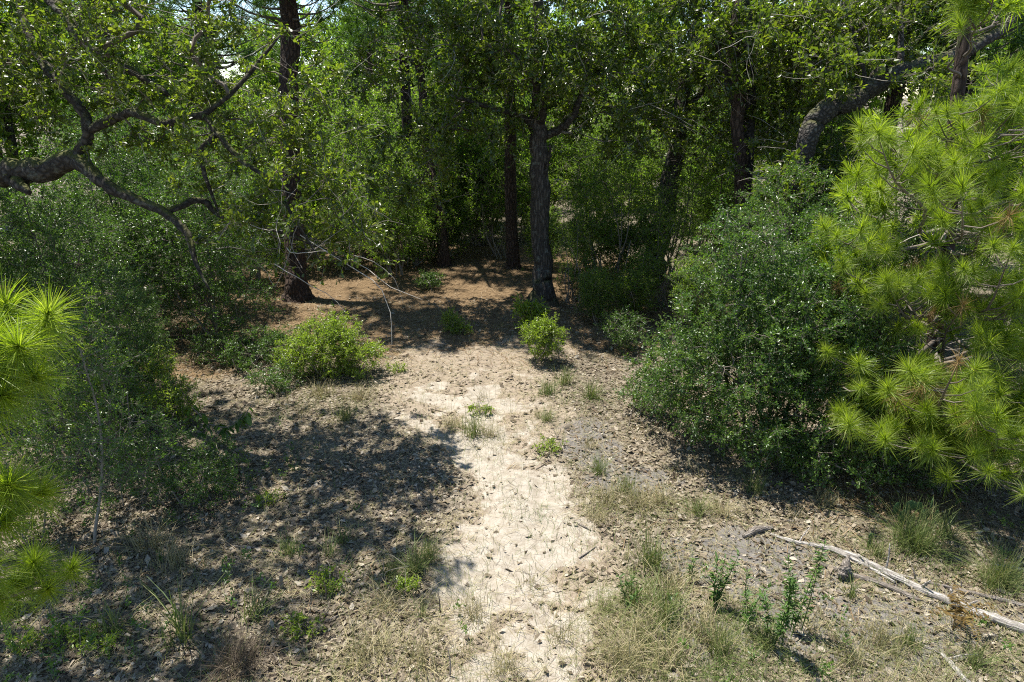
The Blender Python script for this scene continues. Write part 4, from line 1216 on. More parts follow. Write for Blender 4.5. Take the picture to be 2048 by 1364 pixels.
# sapling with big drooping leaves in front of the shade on the left
bb = g(425, 905)
rng = np.random.default_rng(57)
root = thing('broadleaf_sapling', 'sapling with a bent stem and large drooping leaves in the left shade', 'sapling', bb)
stemP = catmull([bb - [0, 0, .05], bb + [.02, 0, .18], bb + [-.02, -.02, .36], bb + [-.1, -.03, .48]], 4)
link('stem', tube_mesh('stem', [(stemP - bb, np.linspace(.009, .005, len(stemP)))], M['yaupon_stem'], 6), root)
frond = catmull([bb + [0, 0, .30], bb + [.18, -.02, .28], bb + [.34, -.04, .38], bb + [.44, -.05, .52]], 5)
link('branch', tube_mesh('branch', [(frond - bb, np.linspace(.006, .003, len(frond)))], M['yaupon_stem'], 6), root)
lv, lf = put_leaves(np.array([[0, 0, 0.]]), np.array([[1., 0, 0]]), np.array([[0., 0, 1]]), np.array([1.]), 'lance')
lv[:, 1] *= 1.8
LM = [make_mesh('leaf', lv, lf, np.full(len(lv), t_), M['weed_leaf']) for t_ in (.2, .45, .7)]
for k in range(46):
    src = frond if k < 22 else stemP
    p = src[int(rng.integers(3, len(src)))] + rng.normal(0, .015 if k < 22 else .06, 3)
    o = link('leaf', LM[k % 3], root); o.location = [float(c) for c in p - bb]
    az = rng.uniform(0, 6.28); o.rotation_euler = (rng.normal(0, .4), rng.uniform(.5, 1.25), az); s = rng.uniform(.07, .13); o.scale = (s, s, s)

root.scale = (1.45, 1.45, 1.45)
# slender sapling on the left, thin pale stem
bb = g(166, 1085)
root = shrub_proto('slender_sapling', 'slender sapling with one long pale stem in the left shade', 'sapling', bb,
                   [((.1, .2, 1.9), (.7, .7, .5)), ((-.3, .1, 1.35), (.6, .6, .45)), ((.5, 0, 1.2), (.6, .5, .4)), ((.3, .2, .75), (.5, .5, .3), .7)], 190, 58, dict(YA, n_tw=5, n_leaf=12, leaf_len=.032), M['yaupon_leaf'], nstem=1, stem_r=.013, shell=.1, crown_name='crown')
for px, py, hh, n, sd, lab in ((330, 1010, 1.0, 60, 201, 'thin sapling with few leaves in the dappled shade'), (275, 985, 1.3, 80, 202, 'thin sapling beside the slender pale one'), (60, 1080, 1.2, 110, 203, 'leafy seedling below the near pine needles'),
                               (410, 1000, .6, 60, 204, 'seedling with small green leaves on dead leaves'), (210, 900, 1.2, 120, 205, 'bushy seedling in front of the left thicket'), (340, 850, .7, 110, 206, 'bright leafed seedling below the orange straw gap'),
                               (430, 960, .5, 50, 207, 'small green seedling in the middle of the shade'), (90, 920, 1.5, 150, 208, 'leafy sapling behind the round pine needle burst'), (300, 790, .8, 120, 209, 'green shrub left of the orange straw gap'),
                               (545, 775, .4, 60, 210, 'small grey-green shrub in front of the yellow-green bush'), (1240, 700, .8, 120, 211, 'bush at the left foot of the big round shrub'), (1290, 830, .5, 80, 212, 'low bush on dead leaves at the left foot of the big shrub'),
                               (1210, 600, .7, 80, 213, 'shrubby sprout right of the straight grey oak'), (1160, 600, .9, 60, 214, 'thin green sapling right beside the straight grey oak')):
    bb = g(px, py)
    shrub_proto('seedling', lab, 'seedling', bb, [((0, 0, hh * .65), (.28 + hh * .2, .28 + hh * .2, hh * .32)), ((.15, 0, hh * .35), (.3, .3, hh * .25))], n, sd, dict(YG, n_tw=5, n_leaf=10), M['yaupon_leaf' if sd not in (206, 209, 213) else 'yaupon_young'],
                nstem=3, stem_r=.007, shell=.1, zmin=.04)

# bright low sprigs on the litter
for i, (px, py, lab) in enumerate(((535, 1010, 'low yellow-green sprig on the dappled dead leaves'), (600, 1270, 'low green sprig near the shaggy dead frond'), (655, 1180, 'yellow-green sprig beside the small stump'), (60, 1300, 'green sprig in the bottom left corner'),
                                   (140, 1285, 'green leafy sprig left of the long-bladed tufts'), (1098, 905, 'green sprig at the edge of the sand'), (810, 1185, 'green sprig at the left edge of the bright sand'), (20, 1230, 'green sprig under the shaded pine needles'),
                                   (200, 1300, 'small sprig on dead leaves at the bottom left'), (960, 830, 'sprig in the middle of the sandy track'), (790, 745, 'sprig right of the yellow-green bush'))):
    bb = g(px, py)
    shrub_proto('sprig', lab, 'plant', bb, [((0, 0, .08), (.17, .13, .07)), ((.08, .03, .06), (.13, .1, .05))], 22, 230 + i, dict(n_tw=3, n_leaf=7, tw_len=.09, leaf_len=.035, kind='small', droop=-.02, tw_r=.0014, up_bias=1.0), M['yaupon_young'], nstem=3, stem_r=.003, shell=.05, zmin=.015)


# ------------------------------------------------------------------ grass tufts
def blades(rng, n, L, spread, width, lean=.8, seg=3, base_r=.04, curl=.55):
    b0 = np.append(rng.normal(0, base_r, (n, 2)), np.full((n, 1), -.01), 1)
    az = rng.uniform(0, 6.28, n); ln = L * rng.uniform(.45, 1.15, n)
    le = np.abs(rng.normal(0, .5, n)) * lean + .08
    h = np.stack([np.cos(az), np.sin(az), np.zeros(n)], 1)
    P = np.stack([b0 + h * (ln * u * (le * .55 + curl * le * u))[:, None] + UP * (ln * u * (1 - .42 * le * u))[:, None] for u in np.linspace(0, 1, seg + 1)], 1)
    P[:, :, 2] = np.maximum(P[:, :, 2], -.01)
    fx = az + rng.normal(1.57, .6, n); side = np.stack([np.cos(fx), np.sin(fx), np.zeros(n)], 1)
    w = width * np.linspace(1, .12, seg + 1) ** .7
    V = np.stack([P + side[:, None] * w[None, :, None], P - side[:, None] * w[None, :, None]], 2).reshape(n, -1, 3)
    f = np.array([[2 * k, 2 * k + 1, 2 * k + 3, 2 * k + 2] for k in range(seg)])
    F = f[None] + (np.arange(n) * (seg + 1) * 2)[:, None, None]
    return V.reshape(-1, 3), F.reshape(-1, 4), np.repeat(np.clip(rng.normal(.45, .25, n), 0, 1), (seg + 1) * 2)


def tuft_mesh(seed, n, L, spread, width, mat, **k):
    v, f, t = blades(np.random.default_rng(seed), n, L, spread, width, **k)
    return make_mesh('grass_tuft', v, f, t, mat)


GT_ = {'green': [tuft_mesh(301 + i, 110, .34, 1, .0032, M['grass'], base_r=.05, lean=1.1) for i in range(3)],
       'dry': [tuft_mesh(311 + i, 120, .30, 1, .0026, M['grass_dry'], base_r=.07, lean=1.5, curl=.4) for i in range(3)],
       'big': [tuft_mesh(321 + i, 420, .62, 1, .0032, M['grass'], base_r=.11, lean=1.5, curl=.35) for i in range(2)],
       'long': [tuft_mesh(331 + i, 45, .48, 1, .0055, M['grass'], base_r=.05, lean=1.0) for i in range(3)],
       'sparse': [tuft_mesh(341 + i, 34, .24, 1, .0022, M['grass_dry'], base_r=.04, lean=.9) for i in range(3)]}
PLACES = [
    ('big', 1830, 1098, 1.0, 'big arching grey-green grass clump above the grey log'), ('big', 1995, 1172, .72, 'grass clump at the right edge between the two dead poles'), ('long', 1700, 1196, .6, 'yellow-green grass tuft against the grey log'),
    ('green', 1130, 770, 1.3, 'dark grass tuft in shade right of the track'), ('green', 1185, 800, 1.4, 'grass tuft with drooping blades in front of the small upright bush'), ('green', 1095, 790, 1.2, 'grass tuft in the shadow beside the track'),
    ('sparse', 965, 800, 1.2, 'wispy grass tuft in the middle of the upper track'), ('dry', 905, 855, 1.0, 'dry tuft at the left of the upper sand'), ('green', 945, 872, 1.3, 'green and tan tuft in the middle of the track'),
    ('dry', 975, 870, 1.0, 'thin tan tuft right of the middle of the track'), ('sparse', 1075, 835, 1.0, 'thin grass at the right rim of the upper sand'), ('green', 1093, 845, .8, 'little green tuft at the right rim of the upper sand'),
    ('green', 1196, 950, 1.0, 'single green tuft on the grey soil right of the bright sand'), ('dry', 1180, 900, .8, 'dry tuft on the dead leaves right of the track'), ('green', 1250, 990, 1.1, 'tuft on the rim of the leaf litter left of the tan grass'),
    ('dry', 1215, 1010, 1.2, 'tan tuft beside the right rim of the sand'), ('dry', 1275, 1015, 1.3, 'tan tuft below the big round shrub'), ('dry', 1320, 1010, 1.2, 'bleached tuft below the big round shrub'),
    ('green', 1395, 1030, 1.1, 'green tuft between dead leaves below the big round shrub'), ('dry', 1440, 1030, 1.0, 'tan stubble tuft right of the green one'), ('green', 1510, 985, 1.2, 'grass tuft in the shadow rim of the big round shrub'),
    ('dry', 1190, 1045, .9, 'small tan tuft at the sand rim'), ('dry', 1655, 1010, 1.0, 'pale upright tuft beside the shrub shadow'), ('sparse', 1590, 1040, 1.1, 'wispy tuft near the broken wood piece'),
    ('green', 1300, 1130, 1.2, 'round grey-green tuft on the grey soil'), ('green', 1265, 1205, 1.1, 'green tuft on the right rim of the bright sand'), ('dry', 1345, 1185, 1.4, 'large tan tuft left of the tall weeds'),
    ('green', 1330, 1245, 1.3, 'green tuft in the grass patch'), ('dry', 1290, 1270, 1.3, 'tan tuft in the grass patch'), ('dry', 1400, 1270, 1.4, 'tan arching tuft below the tall weeds'), ('green', 1440, 1310, 1.2, 'green tuft low in the grass patch'),
    ('dry', 1340, 1320, 1.4, 'broad tan tuft at the bottom of the grass patch'), ('dry', 1260, 1330, 1.3, 'tan tuft at the bottom rim of the sand'), ('dry', 1230, 1320, 1.0, 'dry tuft by the sand near the bottom edge'), ('green', 1530, 1290, 1.0, 'green tuft at the foot of the rightmost weeds'),
    ('sparse', 1055, 1165, 1.1, 'small thin tuft alone on the bright sand'), ('sparse', 1125, 1275, 1.5, 'star-shaped thin tuft on the sand near the bottom'), ('long', 1212, 1225, .5, 'few-bladed green tuft on the sand rim'), ('dry', 945, 1225, 1.0, 'tan tuft left of the bright sand'),
    ('dry', 770, 1225, 1.1, 'tan tuft on the litter left of the sand'), ('dry', 740, 1320, 1.3, 'tan arching tuft at the bottom left of the sand'), ('dry', 835, 1330, 1.2, 'tan spiky tuft at the bottom edge of the track'), ('sparse', 870, 1275, 1.3, 'thin tuft low on the left of the sand'),
    ('long', 510, 1245, 1.0, 'long-bladed yellow-green tuft on dappled leaves'), ('long', 365, 1285, 1.2, 'long-bladed dark tuft at the lower left'), ('long', 230, 1270, 1.0, 'long-bladed green tuft by the left sprigs'), ('long', 660, 1115, .8, 'yellowish tuft in dappled light near the sticks'),
    ('long', 690, 1090, .7, 'small blade tuft above the yellowish one'), ('green', 580, 1115, .9, 'green tuft at the end of the pale stick'), ('dry', 300, 1090, 1.4, 'grey dead tuft in the deep left shade'), ('dry', 350, 1130, 1.5, 'tangled grey tuft beside the pale stick'),
    ('green', 860, 1120, .8, 'green tuft at the left rim of the bright sand'), ('green', 830, 1145, 1.1, 'tan-green tuft where the shade meets the sand'), ('green', 780, 1150, 1.0, 'low tuft in the shade left of the sand'), ('long', 845, 1235, .5, 'small blade tuft by the dead twig on the sand'),
    ('dry', 640, 790, 1.2, 'dry grass below the yellow-green bush'), ('dry', 720, 800, 1.1, 'dry tuft right below the yellow-green bush'), ('green', 690, 840, 1.1, 'green tuft on the sunlit litter'), ('sparse', 600, 830, 1.2, 'wispy tuft on the sunlit litter'),
    ('green', 1950, 1330, .8, 'tuft in the bottom right corner'), ('dry', 1760, 1290, 1.2, 'tan tuft left of the brown fern'), ('sparse', 1620, 1270, 1.3, 'wispy tuft on the grey litter right of the weeds'), ('dry', 1700, 1330, 1.1, 'tan tuft at the bottom right'),
    ('green', 1820, 1290, .9, 'low green tuft below the grey log'), ('green', 1750, 1110, .9, 'tuft left of the big arching clump'), ('green', 1890, 1075, 1.0, 'tuft right of the big arching clump'), ('dry', 1010, 1340, 1.0, 'tan tuft at the bottom of the track'),
    ('sparse', 930, 1310, 1.2, 'wispy tuft at the bottom of the bright sand'), ('sparse', 985, 1260, .8, 'tiny tuft on the sand near the bottom')]
cnt = {}
rng = np.random.default_rng(350)
for kind, px, py, s, lab in PLACES:
    i = cnt.get(kind, 0); cnt[kind] = i + 1
    p = g(px, py)
    o = link('grass_tuft', GT_[kind][i % len(GT_[kind])])
    o.location = [float(c) for c in p]; o.rotation_euler = (0, 0, rng.uniform(0, 6.28)); s *= rng.uniform(.85, 1.1); o.scale = (s, s, s * rng.uniform(.8, 1.1))
    tag(o, lab, 'grass tuft', 'grass tufts along the track')

# loose grass that nobody could count
ac = Acc()
rng = np.random.default_rng(360)


def scatter(n, ylo, yhi, dens, seed):
    r = np.random.default_rng(seed)
    y = ylo + (yhi - ylo) * r.uniform(0, 1, n) ** 1.25
    half = (y * CP + CAM_H * SP) * .80
    x = r.uniform(-1, 1, n) * half
    keep = r.uniform(0, 1, n) < dens(x, y)
    return x[keep], y[keep]


def grass_density(x, y):
    s = 0
    for px, py, rx, ry, w in ((1350, 1260, .75, .75, 1.6), (1300, 1020, 1.2, .35, .55), (1700, 1310, 1.6, .4, .6), (1900, 1130, .8, .5, .5), (660, 800, 1.0, .6, .45), (940, 870, .7, .6, .35), (800, 1160, .6, .4, .45), (1150, 800, .6, .5, .4), (850, 1320, 1.2, .3, .35), (1500, 1330, .9, .3, .7)):
        cx, cy = gflat(px, py)
        s = np.maximum(s, w * np.exp(-(((x - cx) / rx) ** 2 + ((y - cy) / ry) ** 2)))
    return np.clip(s + .09, 0, 1) * sstep(.25, .5, fbm(x * 3, y * 3, 66))


x, y = scatter(190000, 3.9, 14, grass_density, 361)
n = len(x)
v, f, t = blades(rng, n, .19, 1, .0018, lean=1.1, seg=2, base_r=.0)
v = v.reshape(n, -1, 3) + np.stack([x, y, height(x, y)], 1)[:, None, :]
tone = np.repeat(np.clip(fbm(x * 1.3, y * 1.3, 67) * 1.5 - .35 + rng.normal(0, .22, n), 0, 1), 6)
M['grass_mix'] = leaf_mat("grass_mix", [(.085, .15, .03), (.155, .20, .055), (.26, .255, .11), (.40, .36, .21)], rough=.65, spec=.2, trans=.28, tcol=(1, 1.05, .6))
link('dry_grass', make_mesh('dry_grass', v.reshape(-1, 3), f, tone, M['grass_mix']), None, kind='stuff', label='thin green and tan grass scattered over the litter and sand rim', category='grass')


# ------------------------------------------------------------------ leaf litter, pine straw, twig litter
def litter_density(x, y):
    return np.clip(.95 - .95 * sstep(.1, .6, sand_mask(x, y)) - .45 * soil_mask(x, y) - .6 * dirt_mask(x, y) - .7 * straw_mask(x, y), .03, 1) * (.45 + .55 * sstep(.3, .6, fbm(x * 1.8, y * 1.8, 88)))


def litter(x, y, seed, size, kind):
    r = np.random.default_rng(seed); n = len(x)
    pos = np.stack([x, y, height(x, y) + r.uniform(.002, .016, n)], 1)
    az = r.uniform(0, 6.28, n)
    ax = np.stack([np.cos(az), np.sin(az), r.normal(0, .22, n)], 1); nr = UP * np.where(r.random(n) < .5, 1, -1)[:, None] + r.normal(0, .42, (n, 3))
    sz = size * np.clip(r.lognormal(-.05, .4, n), .35, 2.0)
    vv, ff = put_leaves(pos, ax, nr, sz, kind)
    tt = np.clip(r.normal(.5, .27, n), 0, 1)
    return vv, ff, np.repeat(tt, len(vv) // n)


x, y = scatter(185000, 3.7, 15.5, litter_density, 371)
o_ = np.argsort(x ** 2 + y ** 2)
x, y = x[o_], y[o_]
near = (y > 4.05) & (np.abs(x) < (y * CP + CAM_H * SP) * .74)
first = np.where(near)[0][:290]
mask = np.ones(len(x), bool); mask[first] = False
x2, y2 = x[mask], y[mask]
half = (np.random.default_rng(374).random(len(x2)) < .6) & (y2 < 8.5)
v, f, t = litter(x2[half], y2[half], 372, .043, 'dead')
f = np.concatenate([f[:, [0, 1, 2]], f[:, [0, 2, 3]]])
vb, fb, tb = litter(x2[~half], y2[~half], 375, .060, 'small')
v, f, t = np.concatenate([v, vb]), np.concatenate([f, fb + len(v)]), np.concatenate([t, tb])
link('leaf_litter', make_mesh('leaf_litter', v, f, t, M['dead_leaf']), None, kind='stuff', label='carpet of curled tan and grey-brown dead oak leaves', category='dead leaves')
r = np.random.default_rng(373)
dv, df = leaf_quads('dead')
DL = [make_mesh('fallen_leaf', dv * [1, 1 + .15 * i, 1 + .3 * (i % 3)], df, np.full(len(dv), .12 + .15 * i), M['dead_leaf']) for i in range(6)]
for k, j in enumerate(first):
    o = link('fallen_leaf', DL[k % 6], ground)
    o.location = (float(x[j]), float(y[j]), float(height(x[j], y[j])) + r.uniform(.004, .02)); s = .05 * r.uniform(.55, 1.3)
    o.rotation_euler = (r.normal(0, .35), r.normal(0, .3), r.uniform(0, 6.28)); o.scale = (s, s, s)


def needles_flat(x, y, seed, L, w):
    r = np.random.default_rng(seed); n = len(x)
    c = np.stack([x, y, height(x, y) + r.uniform(.008, .03, n)], 1); az = r.uniform(0, 6.28, n)
    dd = np.stack([np.cos(az), np.sin(az), r.normal(0, .12, n)], 1) * (L * r.uniform(.6, 1.2, n))[:, None]
    sd = np.stack([-np.sin(az), np.cos(az), np.zeros(n)], 1) * w
    V = np.stack([c - dd / 2 - sd, c - dd / 2 + sd, c + dd / 2 + sd, c + dd / 2 - sd], 1)
    return V.reshape(-1, 3), np.arange(n * 4).reshape(-1, 4), np.repeat(r.uniform(0, 1, n), 4)


x, y = scatter(60000, 5, 20.5, lambda a, b_: np.clip(straw_mask(a, b_) * .9 + .03 - sand_mask(a, b_), 0, 1), 381)
v, f, t = needles_flat(x, y, 382, .19, .0034)
link('pine_straw', make_mesh('pine_straw', v, f, t, M['straw']), None, kind='stuff', label='orange carpet of fallen pine needles on the clearing floor', category='pine straw')

x, y = scatter(70000, 3.8, 15, lambda a, b_: np.clip(.9 - .75 * sstep(.15, .7, sand_mask(a, b_)), 0, 1) * (.3 + .7 * sstep(.35, .6, fbm(a * 1.5, b_ * 1.5, 188))), 385)
v, f, t = needles_flat(x, y, 386, .13, .0015)
link('thatch', make_mesh('thatch', v, f, t, M['grass_dry']), None, kind='stuff', label='fine dry grass stems and old needles matted over the dead leaves', category='thatch')

x, y = scatter(7500, 3.8, 14, lambda a, b_: .35 + .5 * litter_density(a, b_), 391)
r = np.random.default_rng(392); n = len(x)
P, R = bare_twigs(r, np.stack([x, y, height(x, y) + .015], 1), r.normal(0, 1, (n, 3)) * [1, 1, .06], .17, .0022, k=4, droop=.02)
P[:, :, 2] = np.maximum(P[:, :, 2], height(P[:, :, 0], P[:, :, 1]) + .004)
v, f, ti = tubes(P, R, 3)
link('twig_litter', make_mesh('twig_litter', v, f, r.uniform(0, 1, n)[ti], M['twig'], True), None, kind='stuff', label='small broken twigs strewn over the litter and sand', category='twigs')

# small green undergrowth in the left shade and right rim
def under_density(x, y):
    s = 0
    for px, py, rx, ry, w in ((150, 1000, 1.6, 1.2, .9), (300, 880, 1.3, 1.4, .8), (120, 1250, 1.3, .6, .8), (480, 700, 1.2, 1.0, .6), (1850, 950, 1.3, .8, .7), (1950, 1060, .8, .5, .7), (1300, 620, 1.5, 1.4, .8), (1200, 540, 1.6, 2.0, .6), (760, 520, 2.0, 1.2, .6), (560, 640, 1.2, .8, .5), (420, 980, 1.0, .8, .7), (330, 1060, 1.2, .5, .6), (450, 1180, 1.2, .5, .3), (1700, 1290, 1.5, .4, .25)):
        cx, cy = gflat(px, py); s = np.maximum(s, w * np.exp(-(((x - cx) / rx) ** 2 + ((y - cy) / ry) ** 2)))
    return np.clip(s, 0, 1) * sstep(.42, .6, fbm(x * 2.2, y * 2.2, 166))


x, y = scatter(8000, 4, 20, under_density, 401)
r = np.random.default_rng(402); n = len(x)
tips = np.stack([x, y, height(x, y) + r.uniform(.05, .22, n)], 1)
(v, f, t), (v2, f2, t2) = sprays(tips, np.tile(UP, (n, 1)), r, n_tw=3, n_leaf=8, tw_len=.12, leaf_len=.036, kind='small', droop=-.05, tw_r=.0015)
link('undergrowth', make_mesh('undergrowth', v, f, t, M['yaupon_leaf']), None, kind='stuff', label='low green seedlings and creepers covering the shaded floor', category='undergrowth')


# ------------------------------------------------------------------ tall weeds, fern, prickly pear
def weed(label, px, py, hts, seed, leaf_len=.07):
    b_ = g(px, py); rng = np.random.default_rng(seed)
    root = thing('tall_weed', label, 'weed', b_, 'tall weeds beside the grass patch')
    V = Acc()
    for H in hts:
        s0 = np.append(rng.normal(0, .035, 2), -.02); top = np.append(rng.normal(0, .10, 2), H)
        P = catmull([s0, (s0 + top) / 2 + np.append(rng.normal(0, .02, 2), 0), top], 6)
        v, f, _ = tubes(P[None], np.linspace(.0055, .002, len(P))[None], 5)
        link('stem', make_mesh('stem', v, f, np.full(len(v), .6), M['weed_leaf'], True), root)
        m = int(H * 95); u = rng.uniform(.15, 1, m) * (len(P) - 1); i = np.minimum(u.astype(int), len(P) - 2)
        pos = P[i] + (P[i + 1] - P[i]) * (u - i)[:, None]; az = rng.uniform(0, 6.28, m)
        ax = np.stack([np.cos(az), np.sin(az), rng.normal(.35, .35, m)], 1)
        v, f = put_leaves(pos, ax, np.tile(UP, (m, 1)) + rng.normal(0, .3, (m, 3)), leaf_len * rng.uniform(.5, 1.15, m), 'lance')
        V.add(v, f, np.repeat(np.clip(rng.normal(.45, .2, m), 0, 1), 6))
    link('foliage', V.mesh('foliage', M['weed_leaf']), root)


weed('bushy tall weed with a yellowish tip, leftmost of the tall weeds', 1430, 1218, (.62, .5, .45, .55), 411, .075)
weed('short weed between the bushy one and the tall pair', 1492, 1255, (.58, .45, .4), 412, .07)
weed('tallest weed with narrow leaves on several straight stalks', 1548, 1290, (1.0, .9, .85, .6), 413)
weed('tall weed with two straight stalks, rightmost of the weeds', 1590, 1270, (.95, .85, .5), 414)
weed('small green weed on the right rim of the sand', 1262, 1215, (.3, .25, .28), 415, .06)
weed('small weed in the grass patch behind the bushy weed', 1380, 1160, (.3, .26), 416, .055)

bb = g(1905, 1262)
root = thing('brown_fern', 'withered orange-brown fern in front of the grey log', 'fern', bb)
rng = np.random.default_rng(421)
for k in range(9):
    az = rng.uniform(0, 6.28); H = rng.uniform(.22, .34); h = np.array([math.cos(az), math.sin(az), 0])
    P = catmull([np.zeros(3), h * H * .3 + UP * H * .7, h * H * .8 + UP * H * .85, h * H * 1.15 + UP * H * .55], 5)
    A = Acc(); v, f, _ = tubes(P[None], np.linspace(.003, .001, len(P))[None], 4); A.add(v, f, .2)
    m = 40; u = rng.uniform(.25, 1, m) * (len(P) - 1); i = np.minimum(u.astype(int), len(P) - 2); pos = P[i] + (P[i + 1] - P[i]) * (u - i)[:, None]
    sd = np.cross(h, UP) * np.where(np.arange(m) % 2, 1, -1)[:, None]
    v, f = put_leaves(pos, sd + rng.normal(0, .2, (m, 3)), np.tile(UP, (m, 1)) + rng.normal(0, .4, (m, 3)), (.07 * (1.25 - u / len(P))), 'lance'); A.add(v, f, rng.uniform(.2, .9))
    link('frond', A.mesh('frond', M['fern_brown']), root)


def pad_mesh(seed):
    rng = np.random.default_rng(seed); nu, nv = 14, 8; V = []
    for j in range(nv + 1):
        ph = math.pi * j / nv
        for i in range(nu):
            a_ = 2 * math.pi * i / nu; zz = .5 - .5 * math.cos(ph); wd = math.sin(ph) ** .8 * (.34 + .12 * zz)
            V.append([math.cos(a_) * wd, math.sin(a_) * .06 * math.sin(ph) ** .5, zz])
    F = [[j * nu + i, j * nu + (i + 1) % nu, (j + 1) * nu + (i + 1) % nu, (j + 1) * nu + i] for j in range(nv) for i in range(nu)]
    return make_mesh('pad', np.array(V), np.array(F), np.full(len(V), .5), M['cactus'], True)


PADS = [pad_mesh(i) for i in range(2)]
for px, py, pads, lab in ((1800, 1045, ((0, 0, 0, .17, .3, .3), (-.06, 0, .13, .16, -.5, .6), (.05, .02, .15, .14, .5, -.2), (.02, -.02, 0, .12, .8, 1.2)), 'prickly pear cactus with upright flat green pads at the shrub rim'),
                          (1850, 1040, ((0, 0, 0, .15, -.25, .2), (.03, 0, .12, .16, .2, .9), (-.05, .03, .1, .13, -.6, .1), (.09, 0, 0, .13, .6, .5)), 'second prickly pear, right of the first, half in shade'),
                          (1737, 1092, ((0, 0, 0, .11, .2, .5), (.02, 0, .09, .09, -.3, .2)), 'small prickly pear of two pads left of the big arching grass')):
    bb = g(px, py); root = thing('prickly_pear', lab, 'cactus', bb, 'prickly pears on the right')
    for k, (ax_, ay_, az_, s, tilt, rz) in enumerate(pads):
        o = link('pad', PADS[k % 2], root); o.location = (ax_, ay_, az_); o.scale = (s, s, s); o.rotation_euler = (0, tilt, rz)


# ------------------------------------------------------------------ fallen wood
def fallen(name, label, cat, pts, rad, mat, seed, stubs=(), n=10, lift=0.0, group=None, rough=.08):
    """pts: photo pixels on the ground (px, py[, extra height])"""
    Q = []
    for p in pts:
        q = g(p[0], p[1]); Q.append(q + [0, 0, (p[2] if len(p) > 2 else 0)])
    Q = np.array(Q); R0 = np.asarray(rad, float); Q[:, 2] += R0 * .75 + lift
    P = catmull(Q, 8); R = np.interp(np.linspace(0, 1, len(P)), np.linspace(0, 1, len(R0)), R0)
    rng = np.random.default_rng(seed); P[1:-1] += rng.normal(0, 1, (len(P) - 2, 3)) * R[1:-1, None] * .12
    base = P[len(P) // 2] * [1, 1, 0]
    az = math.atan2(P[-1][1] - P[0][1], P[-1][0] - P[0][0]); ca, sa = math.cos(-az), math.sin(-az)
    rot = np.array([[ca, -sa, 0], [sa, ca, 0], [0, 0, 1]])
    loc = lambda A: (A - base) @ rot.T
    if not stubs:
        o = link(name, tube_mesh(name, [(loc(P), R)], mat, n, rough, seed)); o.location = [float(c) for c in base]; o.rotation_euler = (0, 0, az)
        return tag(o, label, cat, group)
    root = thing(name, label, cat, base, group, az)
    link('trunk', tube_mesh('trunk', [(loc(P), R)], mat, n, rough, seed), root)
    for u, dx, dy, dz, L, r0 in stubs:
        p = P[int(u * (len(P) - 1))]; dv = unit(np.array([dx, dy, dz], float))
        S_ = catmull([p, p + dv * L * .5 + rng.normal(0, .02 * L, 3), p + dv * L + rng.normal(0, .05 * L, 3)], 3)
        link('branch_stub', tube_mesh('branch_stub', [(loc(S_), np.linspace(r0, r0 * .35, len(S_)))], mat, 6, rough, seed + 3), root)
    return root


DW, DD = M['dead_wood'], M['dead_wood_dark']
fallen('fallen_log', 'long bleached grey log lying across the bottom right corner', 'log', [(1640, 1092), (1700, 1112), (1760, 1142), (1840, 1182), (1930, 1222), (2048, 1268), (2180, 1318)], [.02, .032, .037, .038, .042, .046, .046], DW, 431,
       stubs=((.36, .05, .2, 1, .32, .012), (.52, .1, -.3, .8, .16, .02), (.63, -.1, .4, .8, .14, .018), (.68, .3, -.2, .7, .13, .02), (.2, .2, -.5, .3, .12, .015)))
fallen('fallen_branch', 'thin pale dead branch continuing the grey log up to the left', 'branch', [(1540, 1070), (1590, 1086), (1650, 1098), (1720, 1128), (1790, 1165)], [.016, .024, .026, .022, .015], DW, 432, stubs=((.3, .3, .2, .3, .2, .009), (.6, .4, -.5, .2, .15, .008)))
fallen('fallen_pole', 'thin dark dead pole lying behind the grey log', 'branch', [(1700, 1124), (1780, 1146), (1880, 1172), (1960, 1192), (2048, 1214), (2160, 1240)], [.010, .016, .019, .021, .023, .023], DD, 433, stubs=((.32, -.2, .3, .8, .14, .012), (.5, .0, .2, .9, .1, .01)))
fallen('fallen_branch', 'short grey dead branch at the right edge above the pole', 'branch', [(1972, 1130), (2020, 1138), (2090, 1158)], [.014, .02, .02], DW, 434)
fallen('fallen_branch', 'dark rotten branch under the grey log', 'branch', [(1640, 1128), (1700, 1150), (1770, 1172), (1840, 1205)], [.02, .03, .03, .02], DD, 435)
fallen('wood_piece', 'broken grey piece of wood left of the log end', 'wood', [(1488, 1078), (1512, 1066), (1545, 1056)], [.03, .042, .022], DD, 436)
fallen('fallen_branch', 'forked grey stick in the bottom right corner', 'branch', [(1880, 1308), (1905, 1335), (1938, 1372)], [.018, .024, .024], DW, 437, stubs=((.3, .9, .25, .1, .3, .01), (.1, -.4, .3, .1, .15, .008)))
fallen('root_stub', 'dark splintered stub standing beside the grey log', 'stump', [(1682, 1158), (1686, 1150, .10), (1692, 1140, .17)], [.05, .04, .015], DD, 438, n=8, rough=.25)
fallen('small_stump', 'small brown stump standing in the dappled leaves', 'stump', [(564, 1185), (565, 1184, .09), (566, 1183, .15)], [.022, .018, .015], M['stick'], 439, n=8)
fallen('upright_stick', 'brown stick standing upright in the litter right of the track', 'stick', [(1256, 858), (1260, 853, .12), (1265, 850, .30)], [.010, .009, .005], M['stick'], 440, n=6)
fallen('upright_stick', 'thin dead stalk standing at the bottom left of the track', 'stick', [(900, 1345), (901, 1343, .14), (898, 1343, .27)], [.008, .006, .003], M['stick'], 441, n=6)
fallen('upright_stick', 'thin brown stalk rising from the litter left of the sand', 'stick', [(652, 1205), (655, 1204, .1), (653, 1204, .2)], [.008, .006, .003], M['stick'], 442, n=6)
fallen('upright_stick', 'withered stalk by the dead twig on the sand', 'stick', [(880, 1222), (880, 1221, .12), (878, 1221, .22)], [.008, .006, .003], M['stick'], 443, n=6)
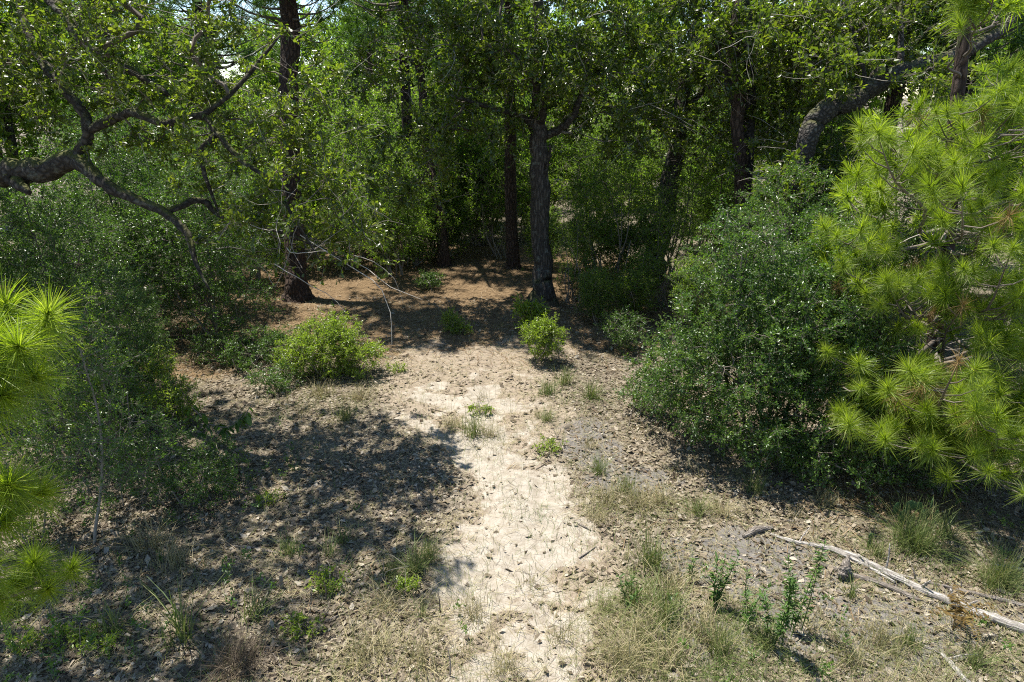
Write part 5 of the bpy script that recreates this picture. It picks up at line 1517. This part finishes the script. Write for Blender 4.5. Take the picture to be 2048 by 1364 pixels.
for i, (pts, r0, lab) in enumerate((
        ([(452, 1093), (520, 1104), (592, 1124)], .014, 'long pale stick in the dappled shade'), ([(500, 1102), (550, 1096), (605, 1088)], .010, 'thin stick crossing the long pale stick'), ([(434, 1108), (478, 1130), (522, 1150)], .009, 'dark stick below the long pale stick'),
        ([(528, 1292), (556, 1330), (578, 1372)], .009, 'stick pointing to the bottom edge beside the shaggy frond'), ([(618, 1345), (680, 1338), (745, 1345)], .008, 'thin dark stick lying along the bottom left'), ([(838, 1246), (870, 1232), (918, 1222)], .009, 'dead twig on the left rim of the sand'),
        ([(650, 1250), (700, 1228), (752, 1208)], .009, 'stick on the litter pointing to the sand'), ([(690, 1200), (725, 1188), (762, 1174)], .008, 'thin stick above the one pointing to the sand'), ([(570, 1266), (610, 1252), (652, 1243)], .007, 'thin stick by the green sprig'),
        ([(1148, 1046), (1165, 1054), (1182, 1063)], .010, 'short stick on the right rim of the sand'), ([(1158, 1116), (1172, 1108), (1190, 1094)], .011, 'crooked stick lower on the right rim of the sand'), ([(1214, 1164), (1224, 1162), (1236, 1158)], .007, 'tiny stick on the brown sand rim'),
        ([(1256, 970), (1275, 966), (1298, 964)], .012, 'grey stick on the dark soil below the big shrub'), ([(1588, 1008), (1610, 1002), (1632, 1000)], .010, 'stick on straw at the rim of the shrub shadow'), ([(1652, 1178), (1672, 1183), (1692, 1190)], .012, 'brown bark piece on the grey litter'),
        ([(1782, 1224), (1800, 1228), (1816, 1238)], .013, 'grey wood splinter left of the log'), ([(1072, 936), (1085, 930), (1100, 922)], .008, 'small stick at the upper end of the bright sand'), ([(1640, 1305), (1665, 1310), (1690, 1318)], .009, 'pale stick on grey litter at the bottom right'),
        ([(1838, 1346), (1900, 1325), (1968, 1308)], .008, 'thin grey stick crossing the forked stick'), ([(860, 815), (885, 822), (905, 832)], .008, 'dark stick on the upper sand'), ([(1540, 1190), (1590, 1186), (1640, 1200)], .007, 'thin twig on the grey soil behind the weeds'),
        ([(700, 905), (735, 898), (770, 902)], .008, 'stick in the dappled shade left of the track'), ([(590, 790), (620, 782), (655, 770)], .008, 'stick in front of the yellow-green bush'), ([(1068, 1186), (1085, 1210), (1118, 1240)], .005, 'curved thin vine on the bright sand'))):
    fallen('fallen_stick', lab, 'stick', pts, [r0, r0 * .9, r0 * .6], M['stick'] if i % 3 else M['dead_wood_dark'], 450 + i, n=6, group='sticks lying on the floor')

# shaggy dead frond at the bottom left
bb = g(480, 1345)
root = thing('dead_frond', 'shaggy grey-brown dead grass clump flopped over at the bottom left', 'dead grass', bb)
v, f, t = blades(np.random.default_rng(470), 420, .42, 1, .0026, base_r=.10, lean=1.6, curl=.3)
link('blades', make_mesh('blades', v * [1, 1, .65], f, np.clip(t * .5, 0, 1), M['dead_leaf']), root)
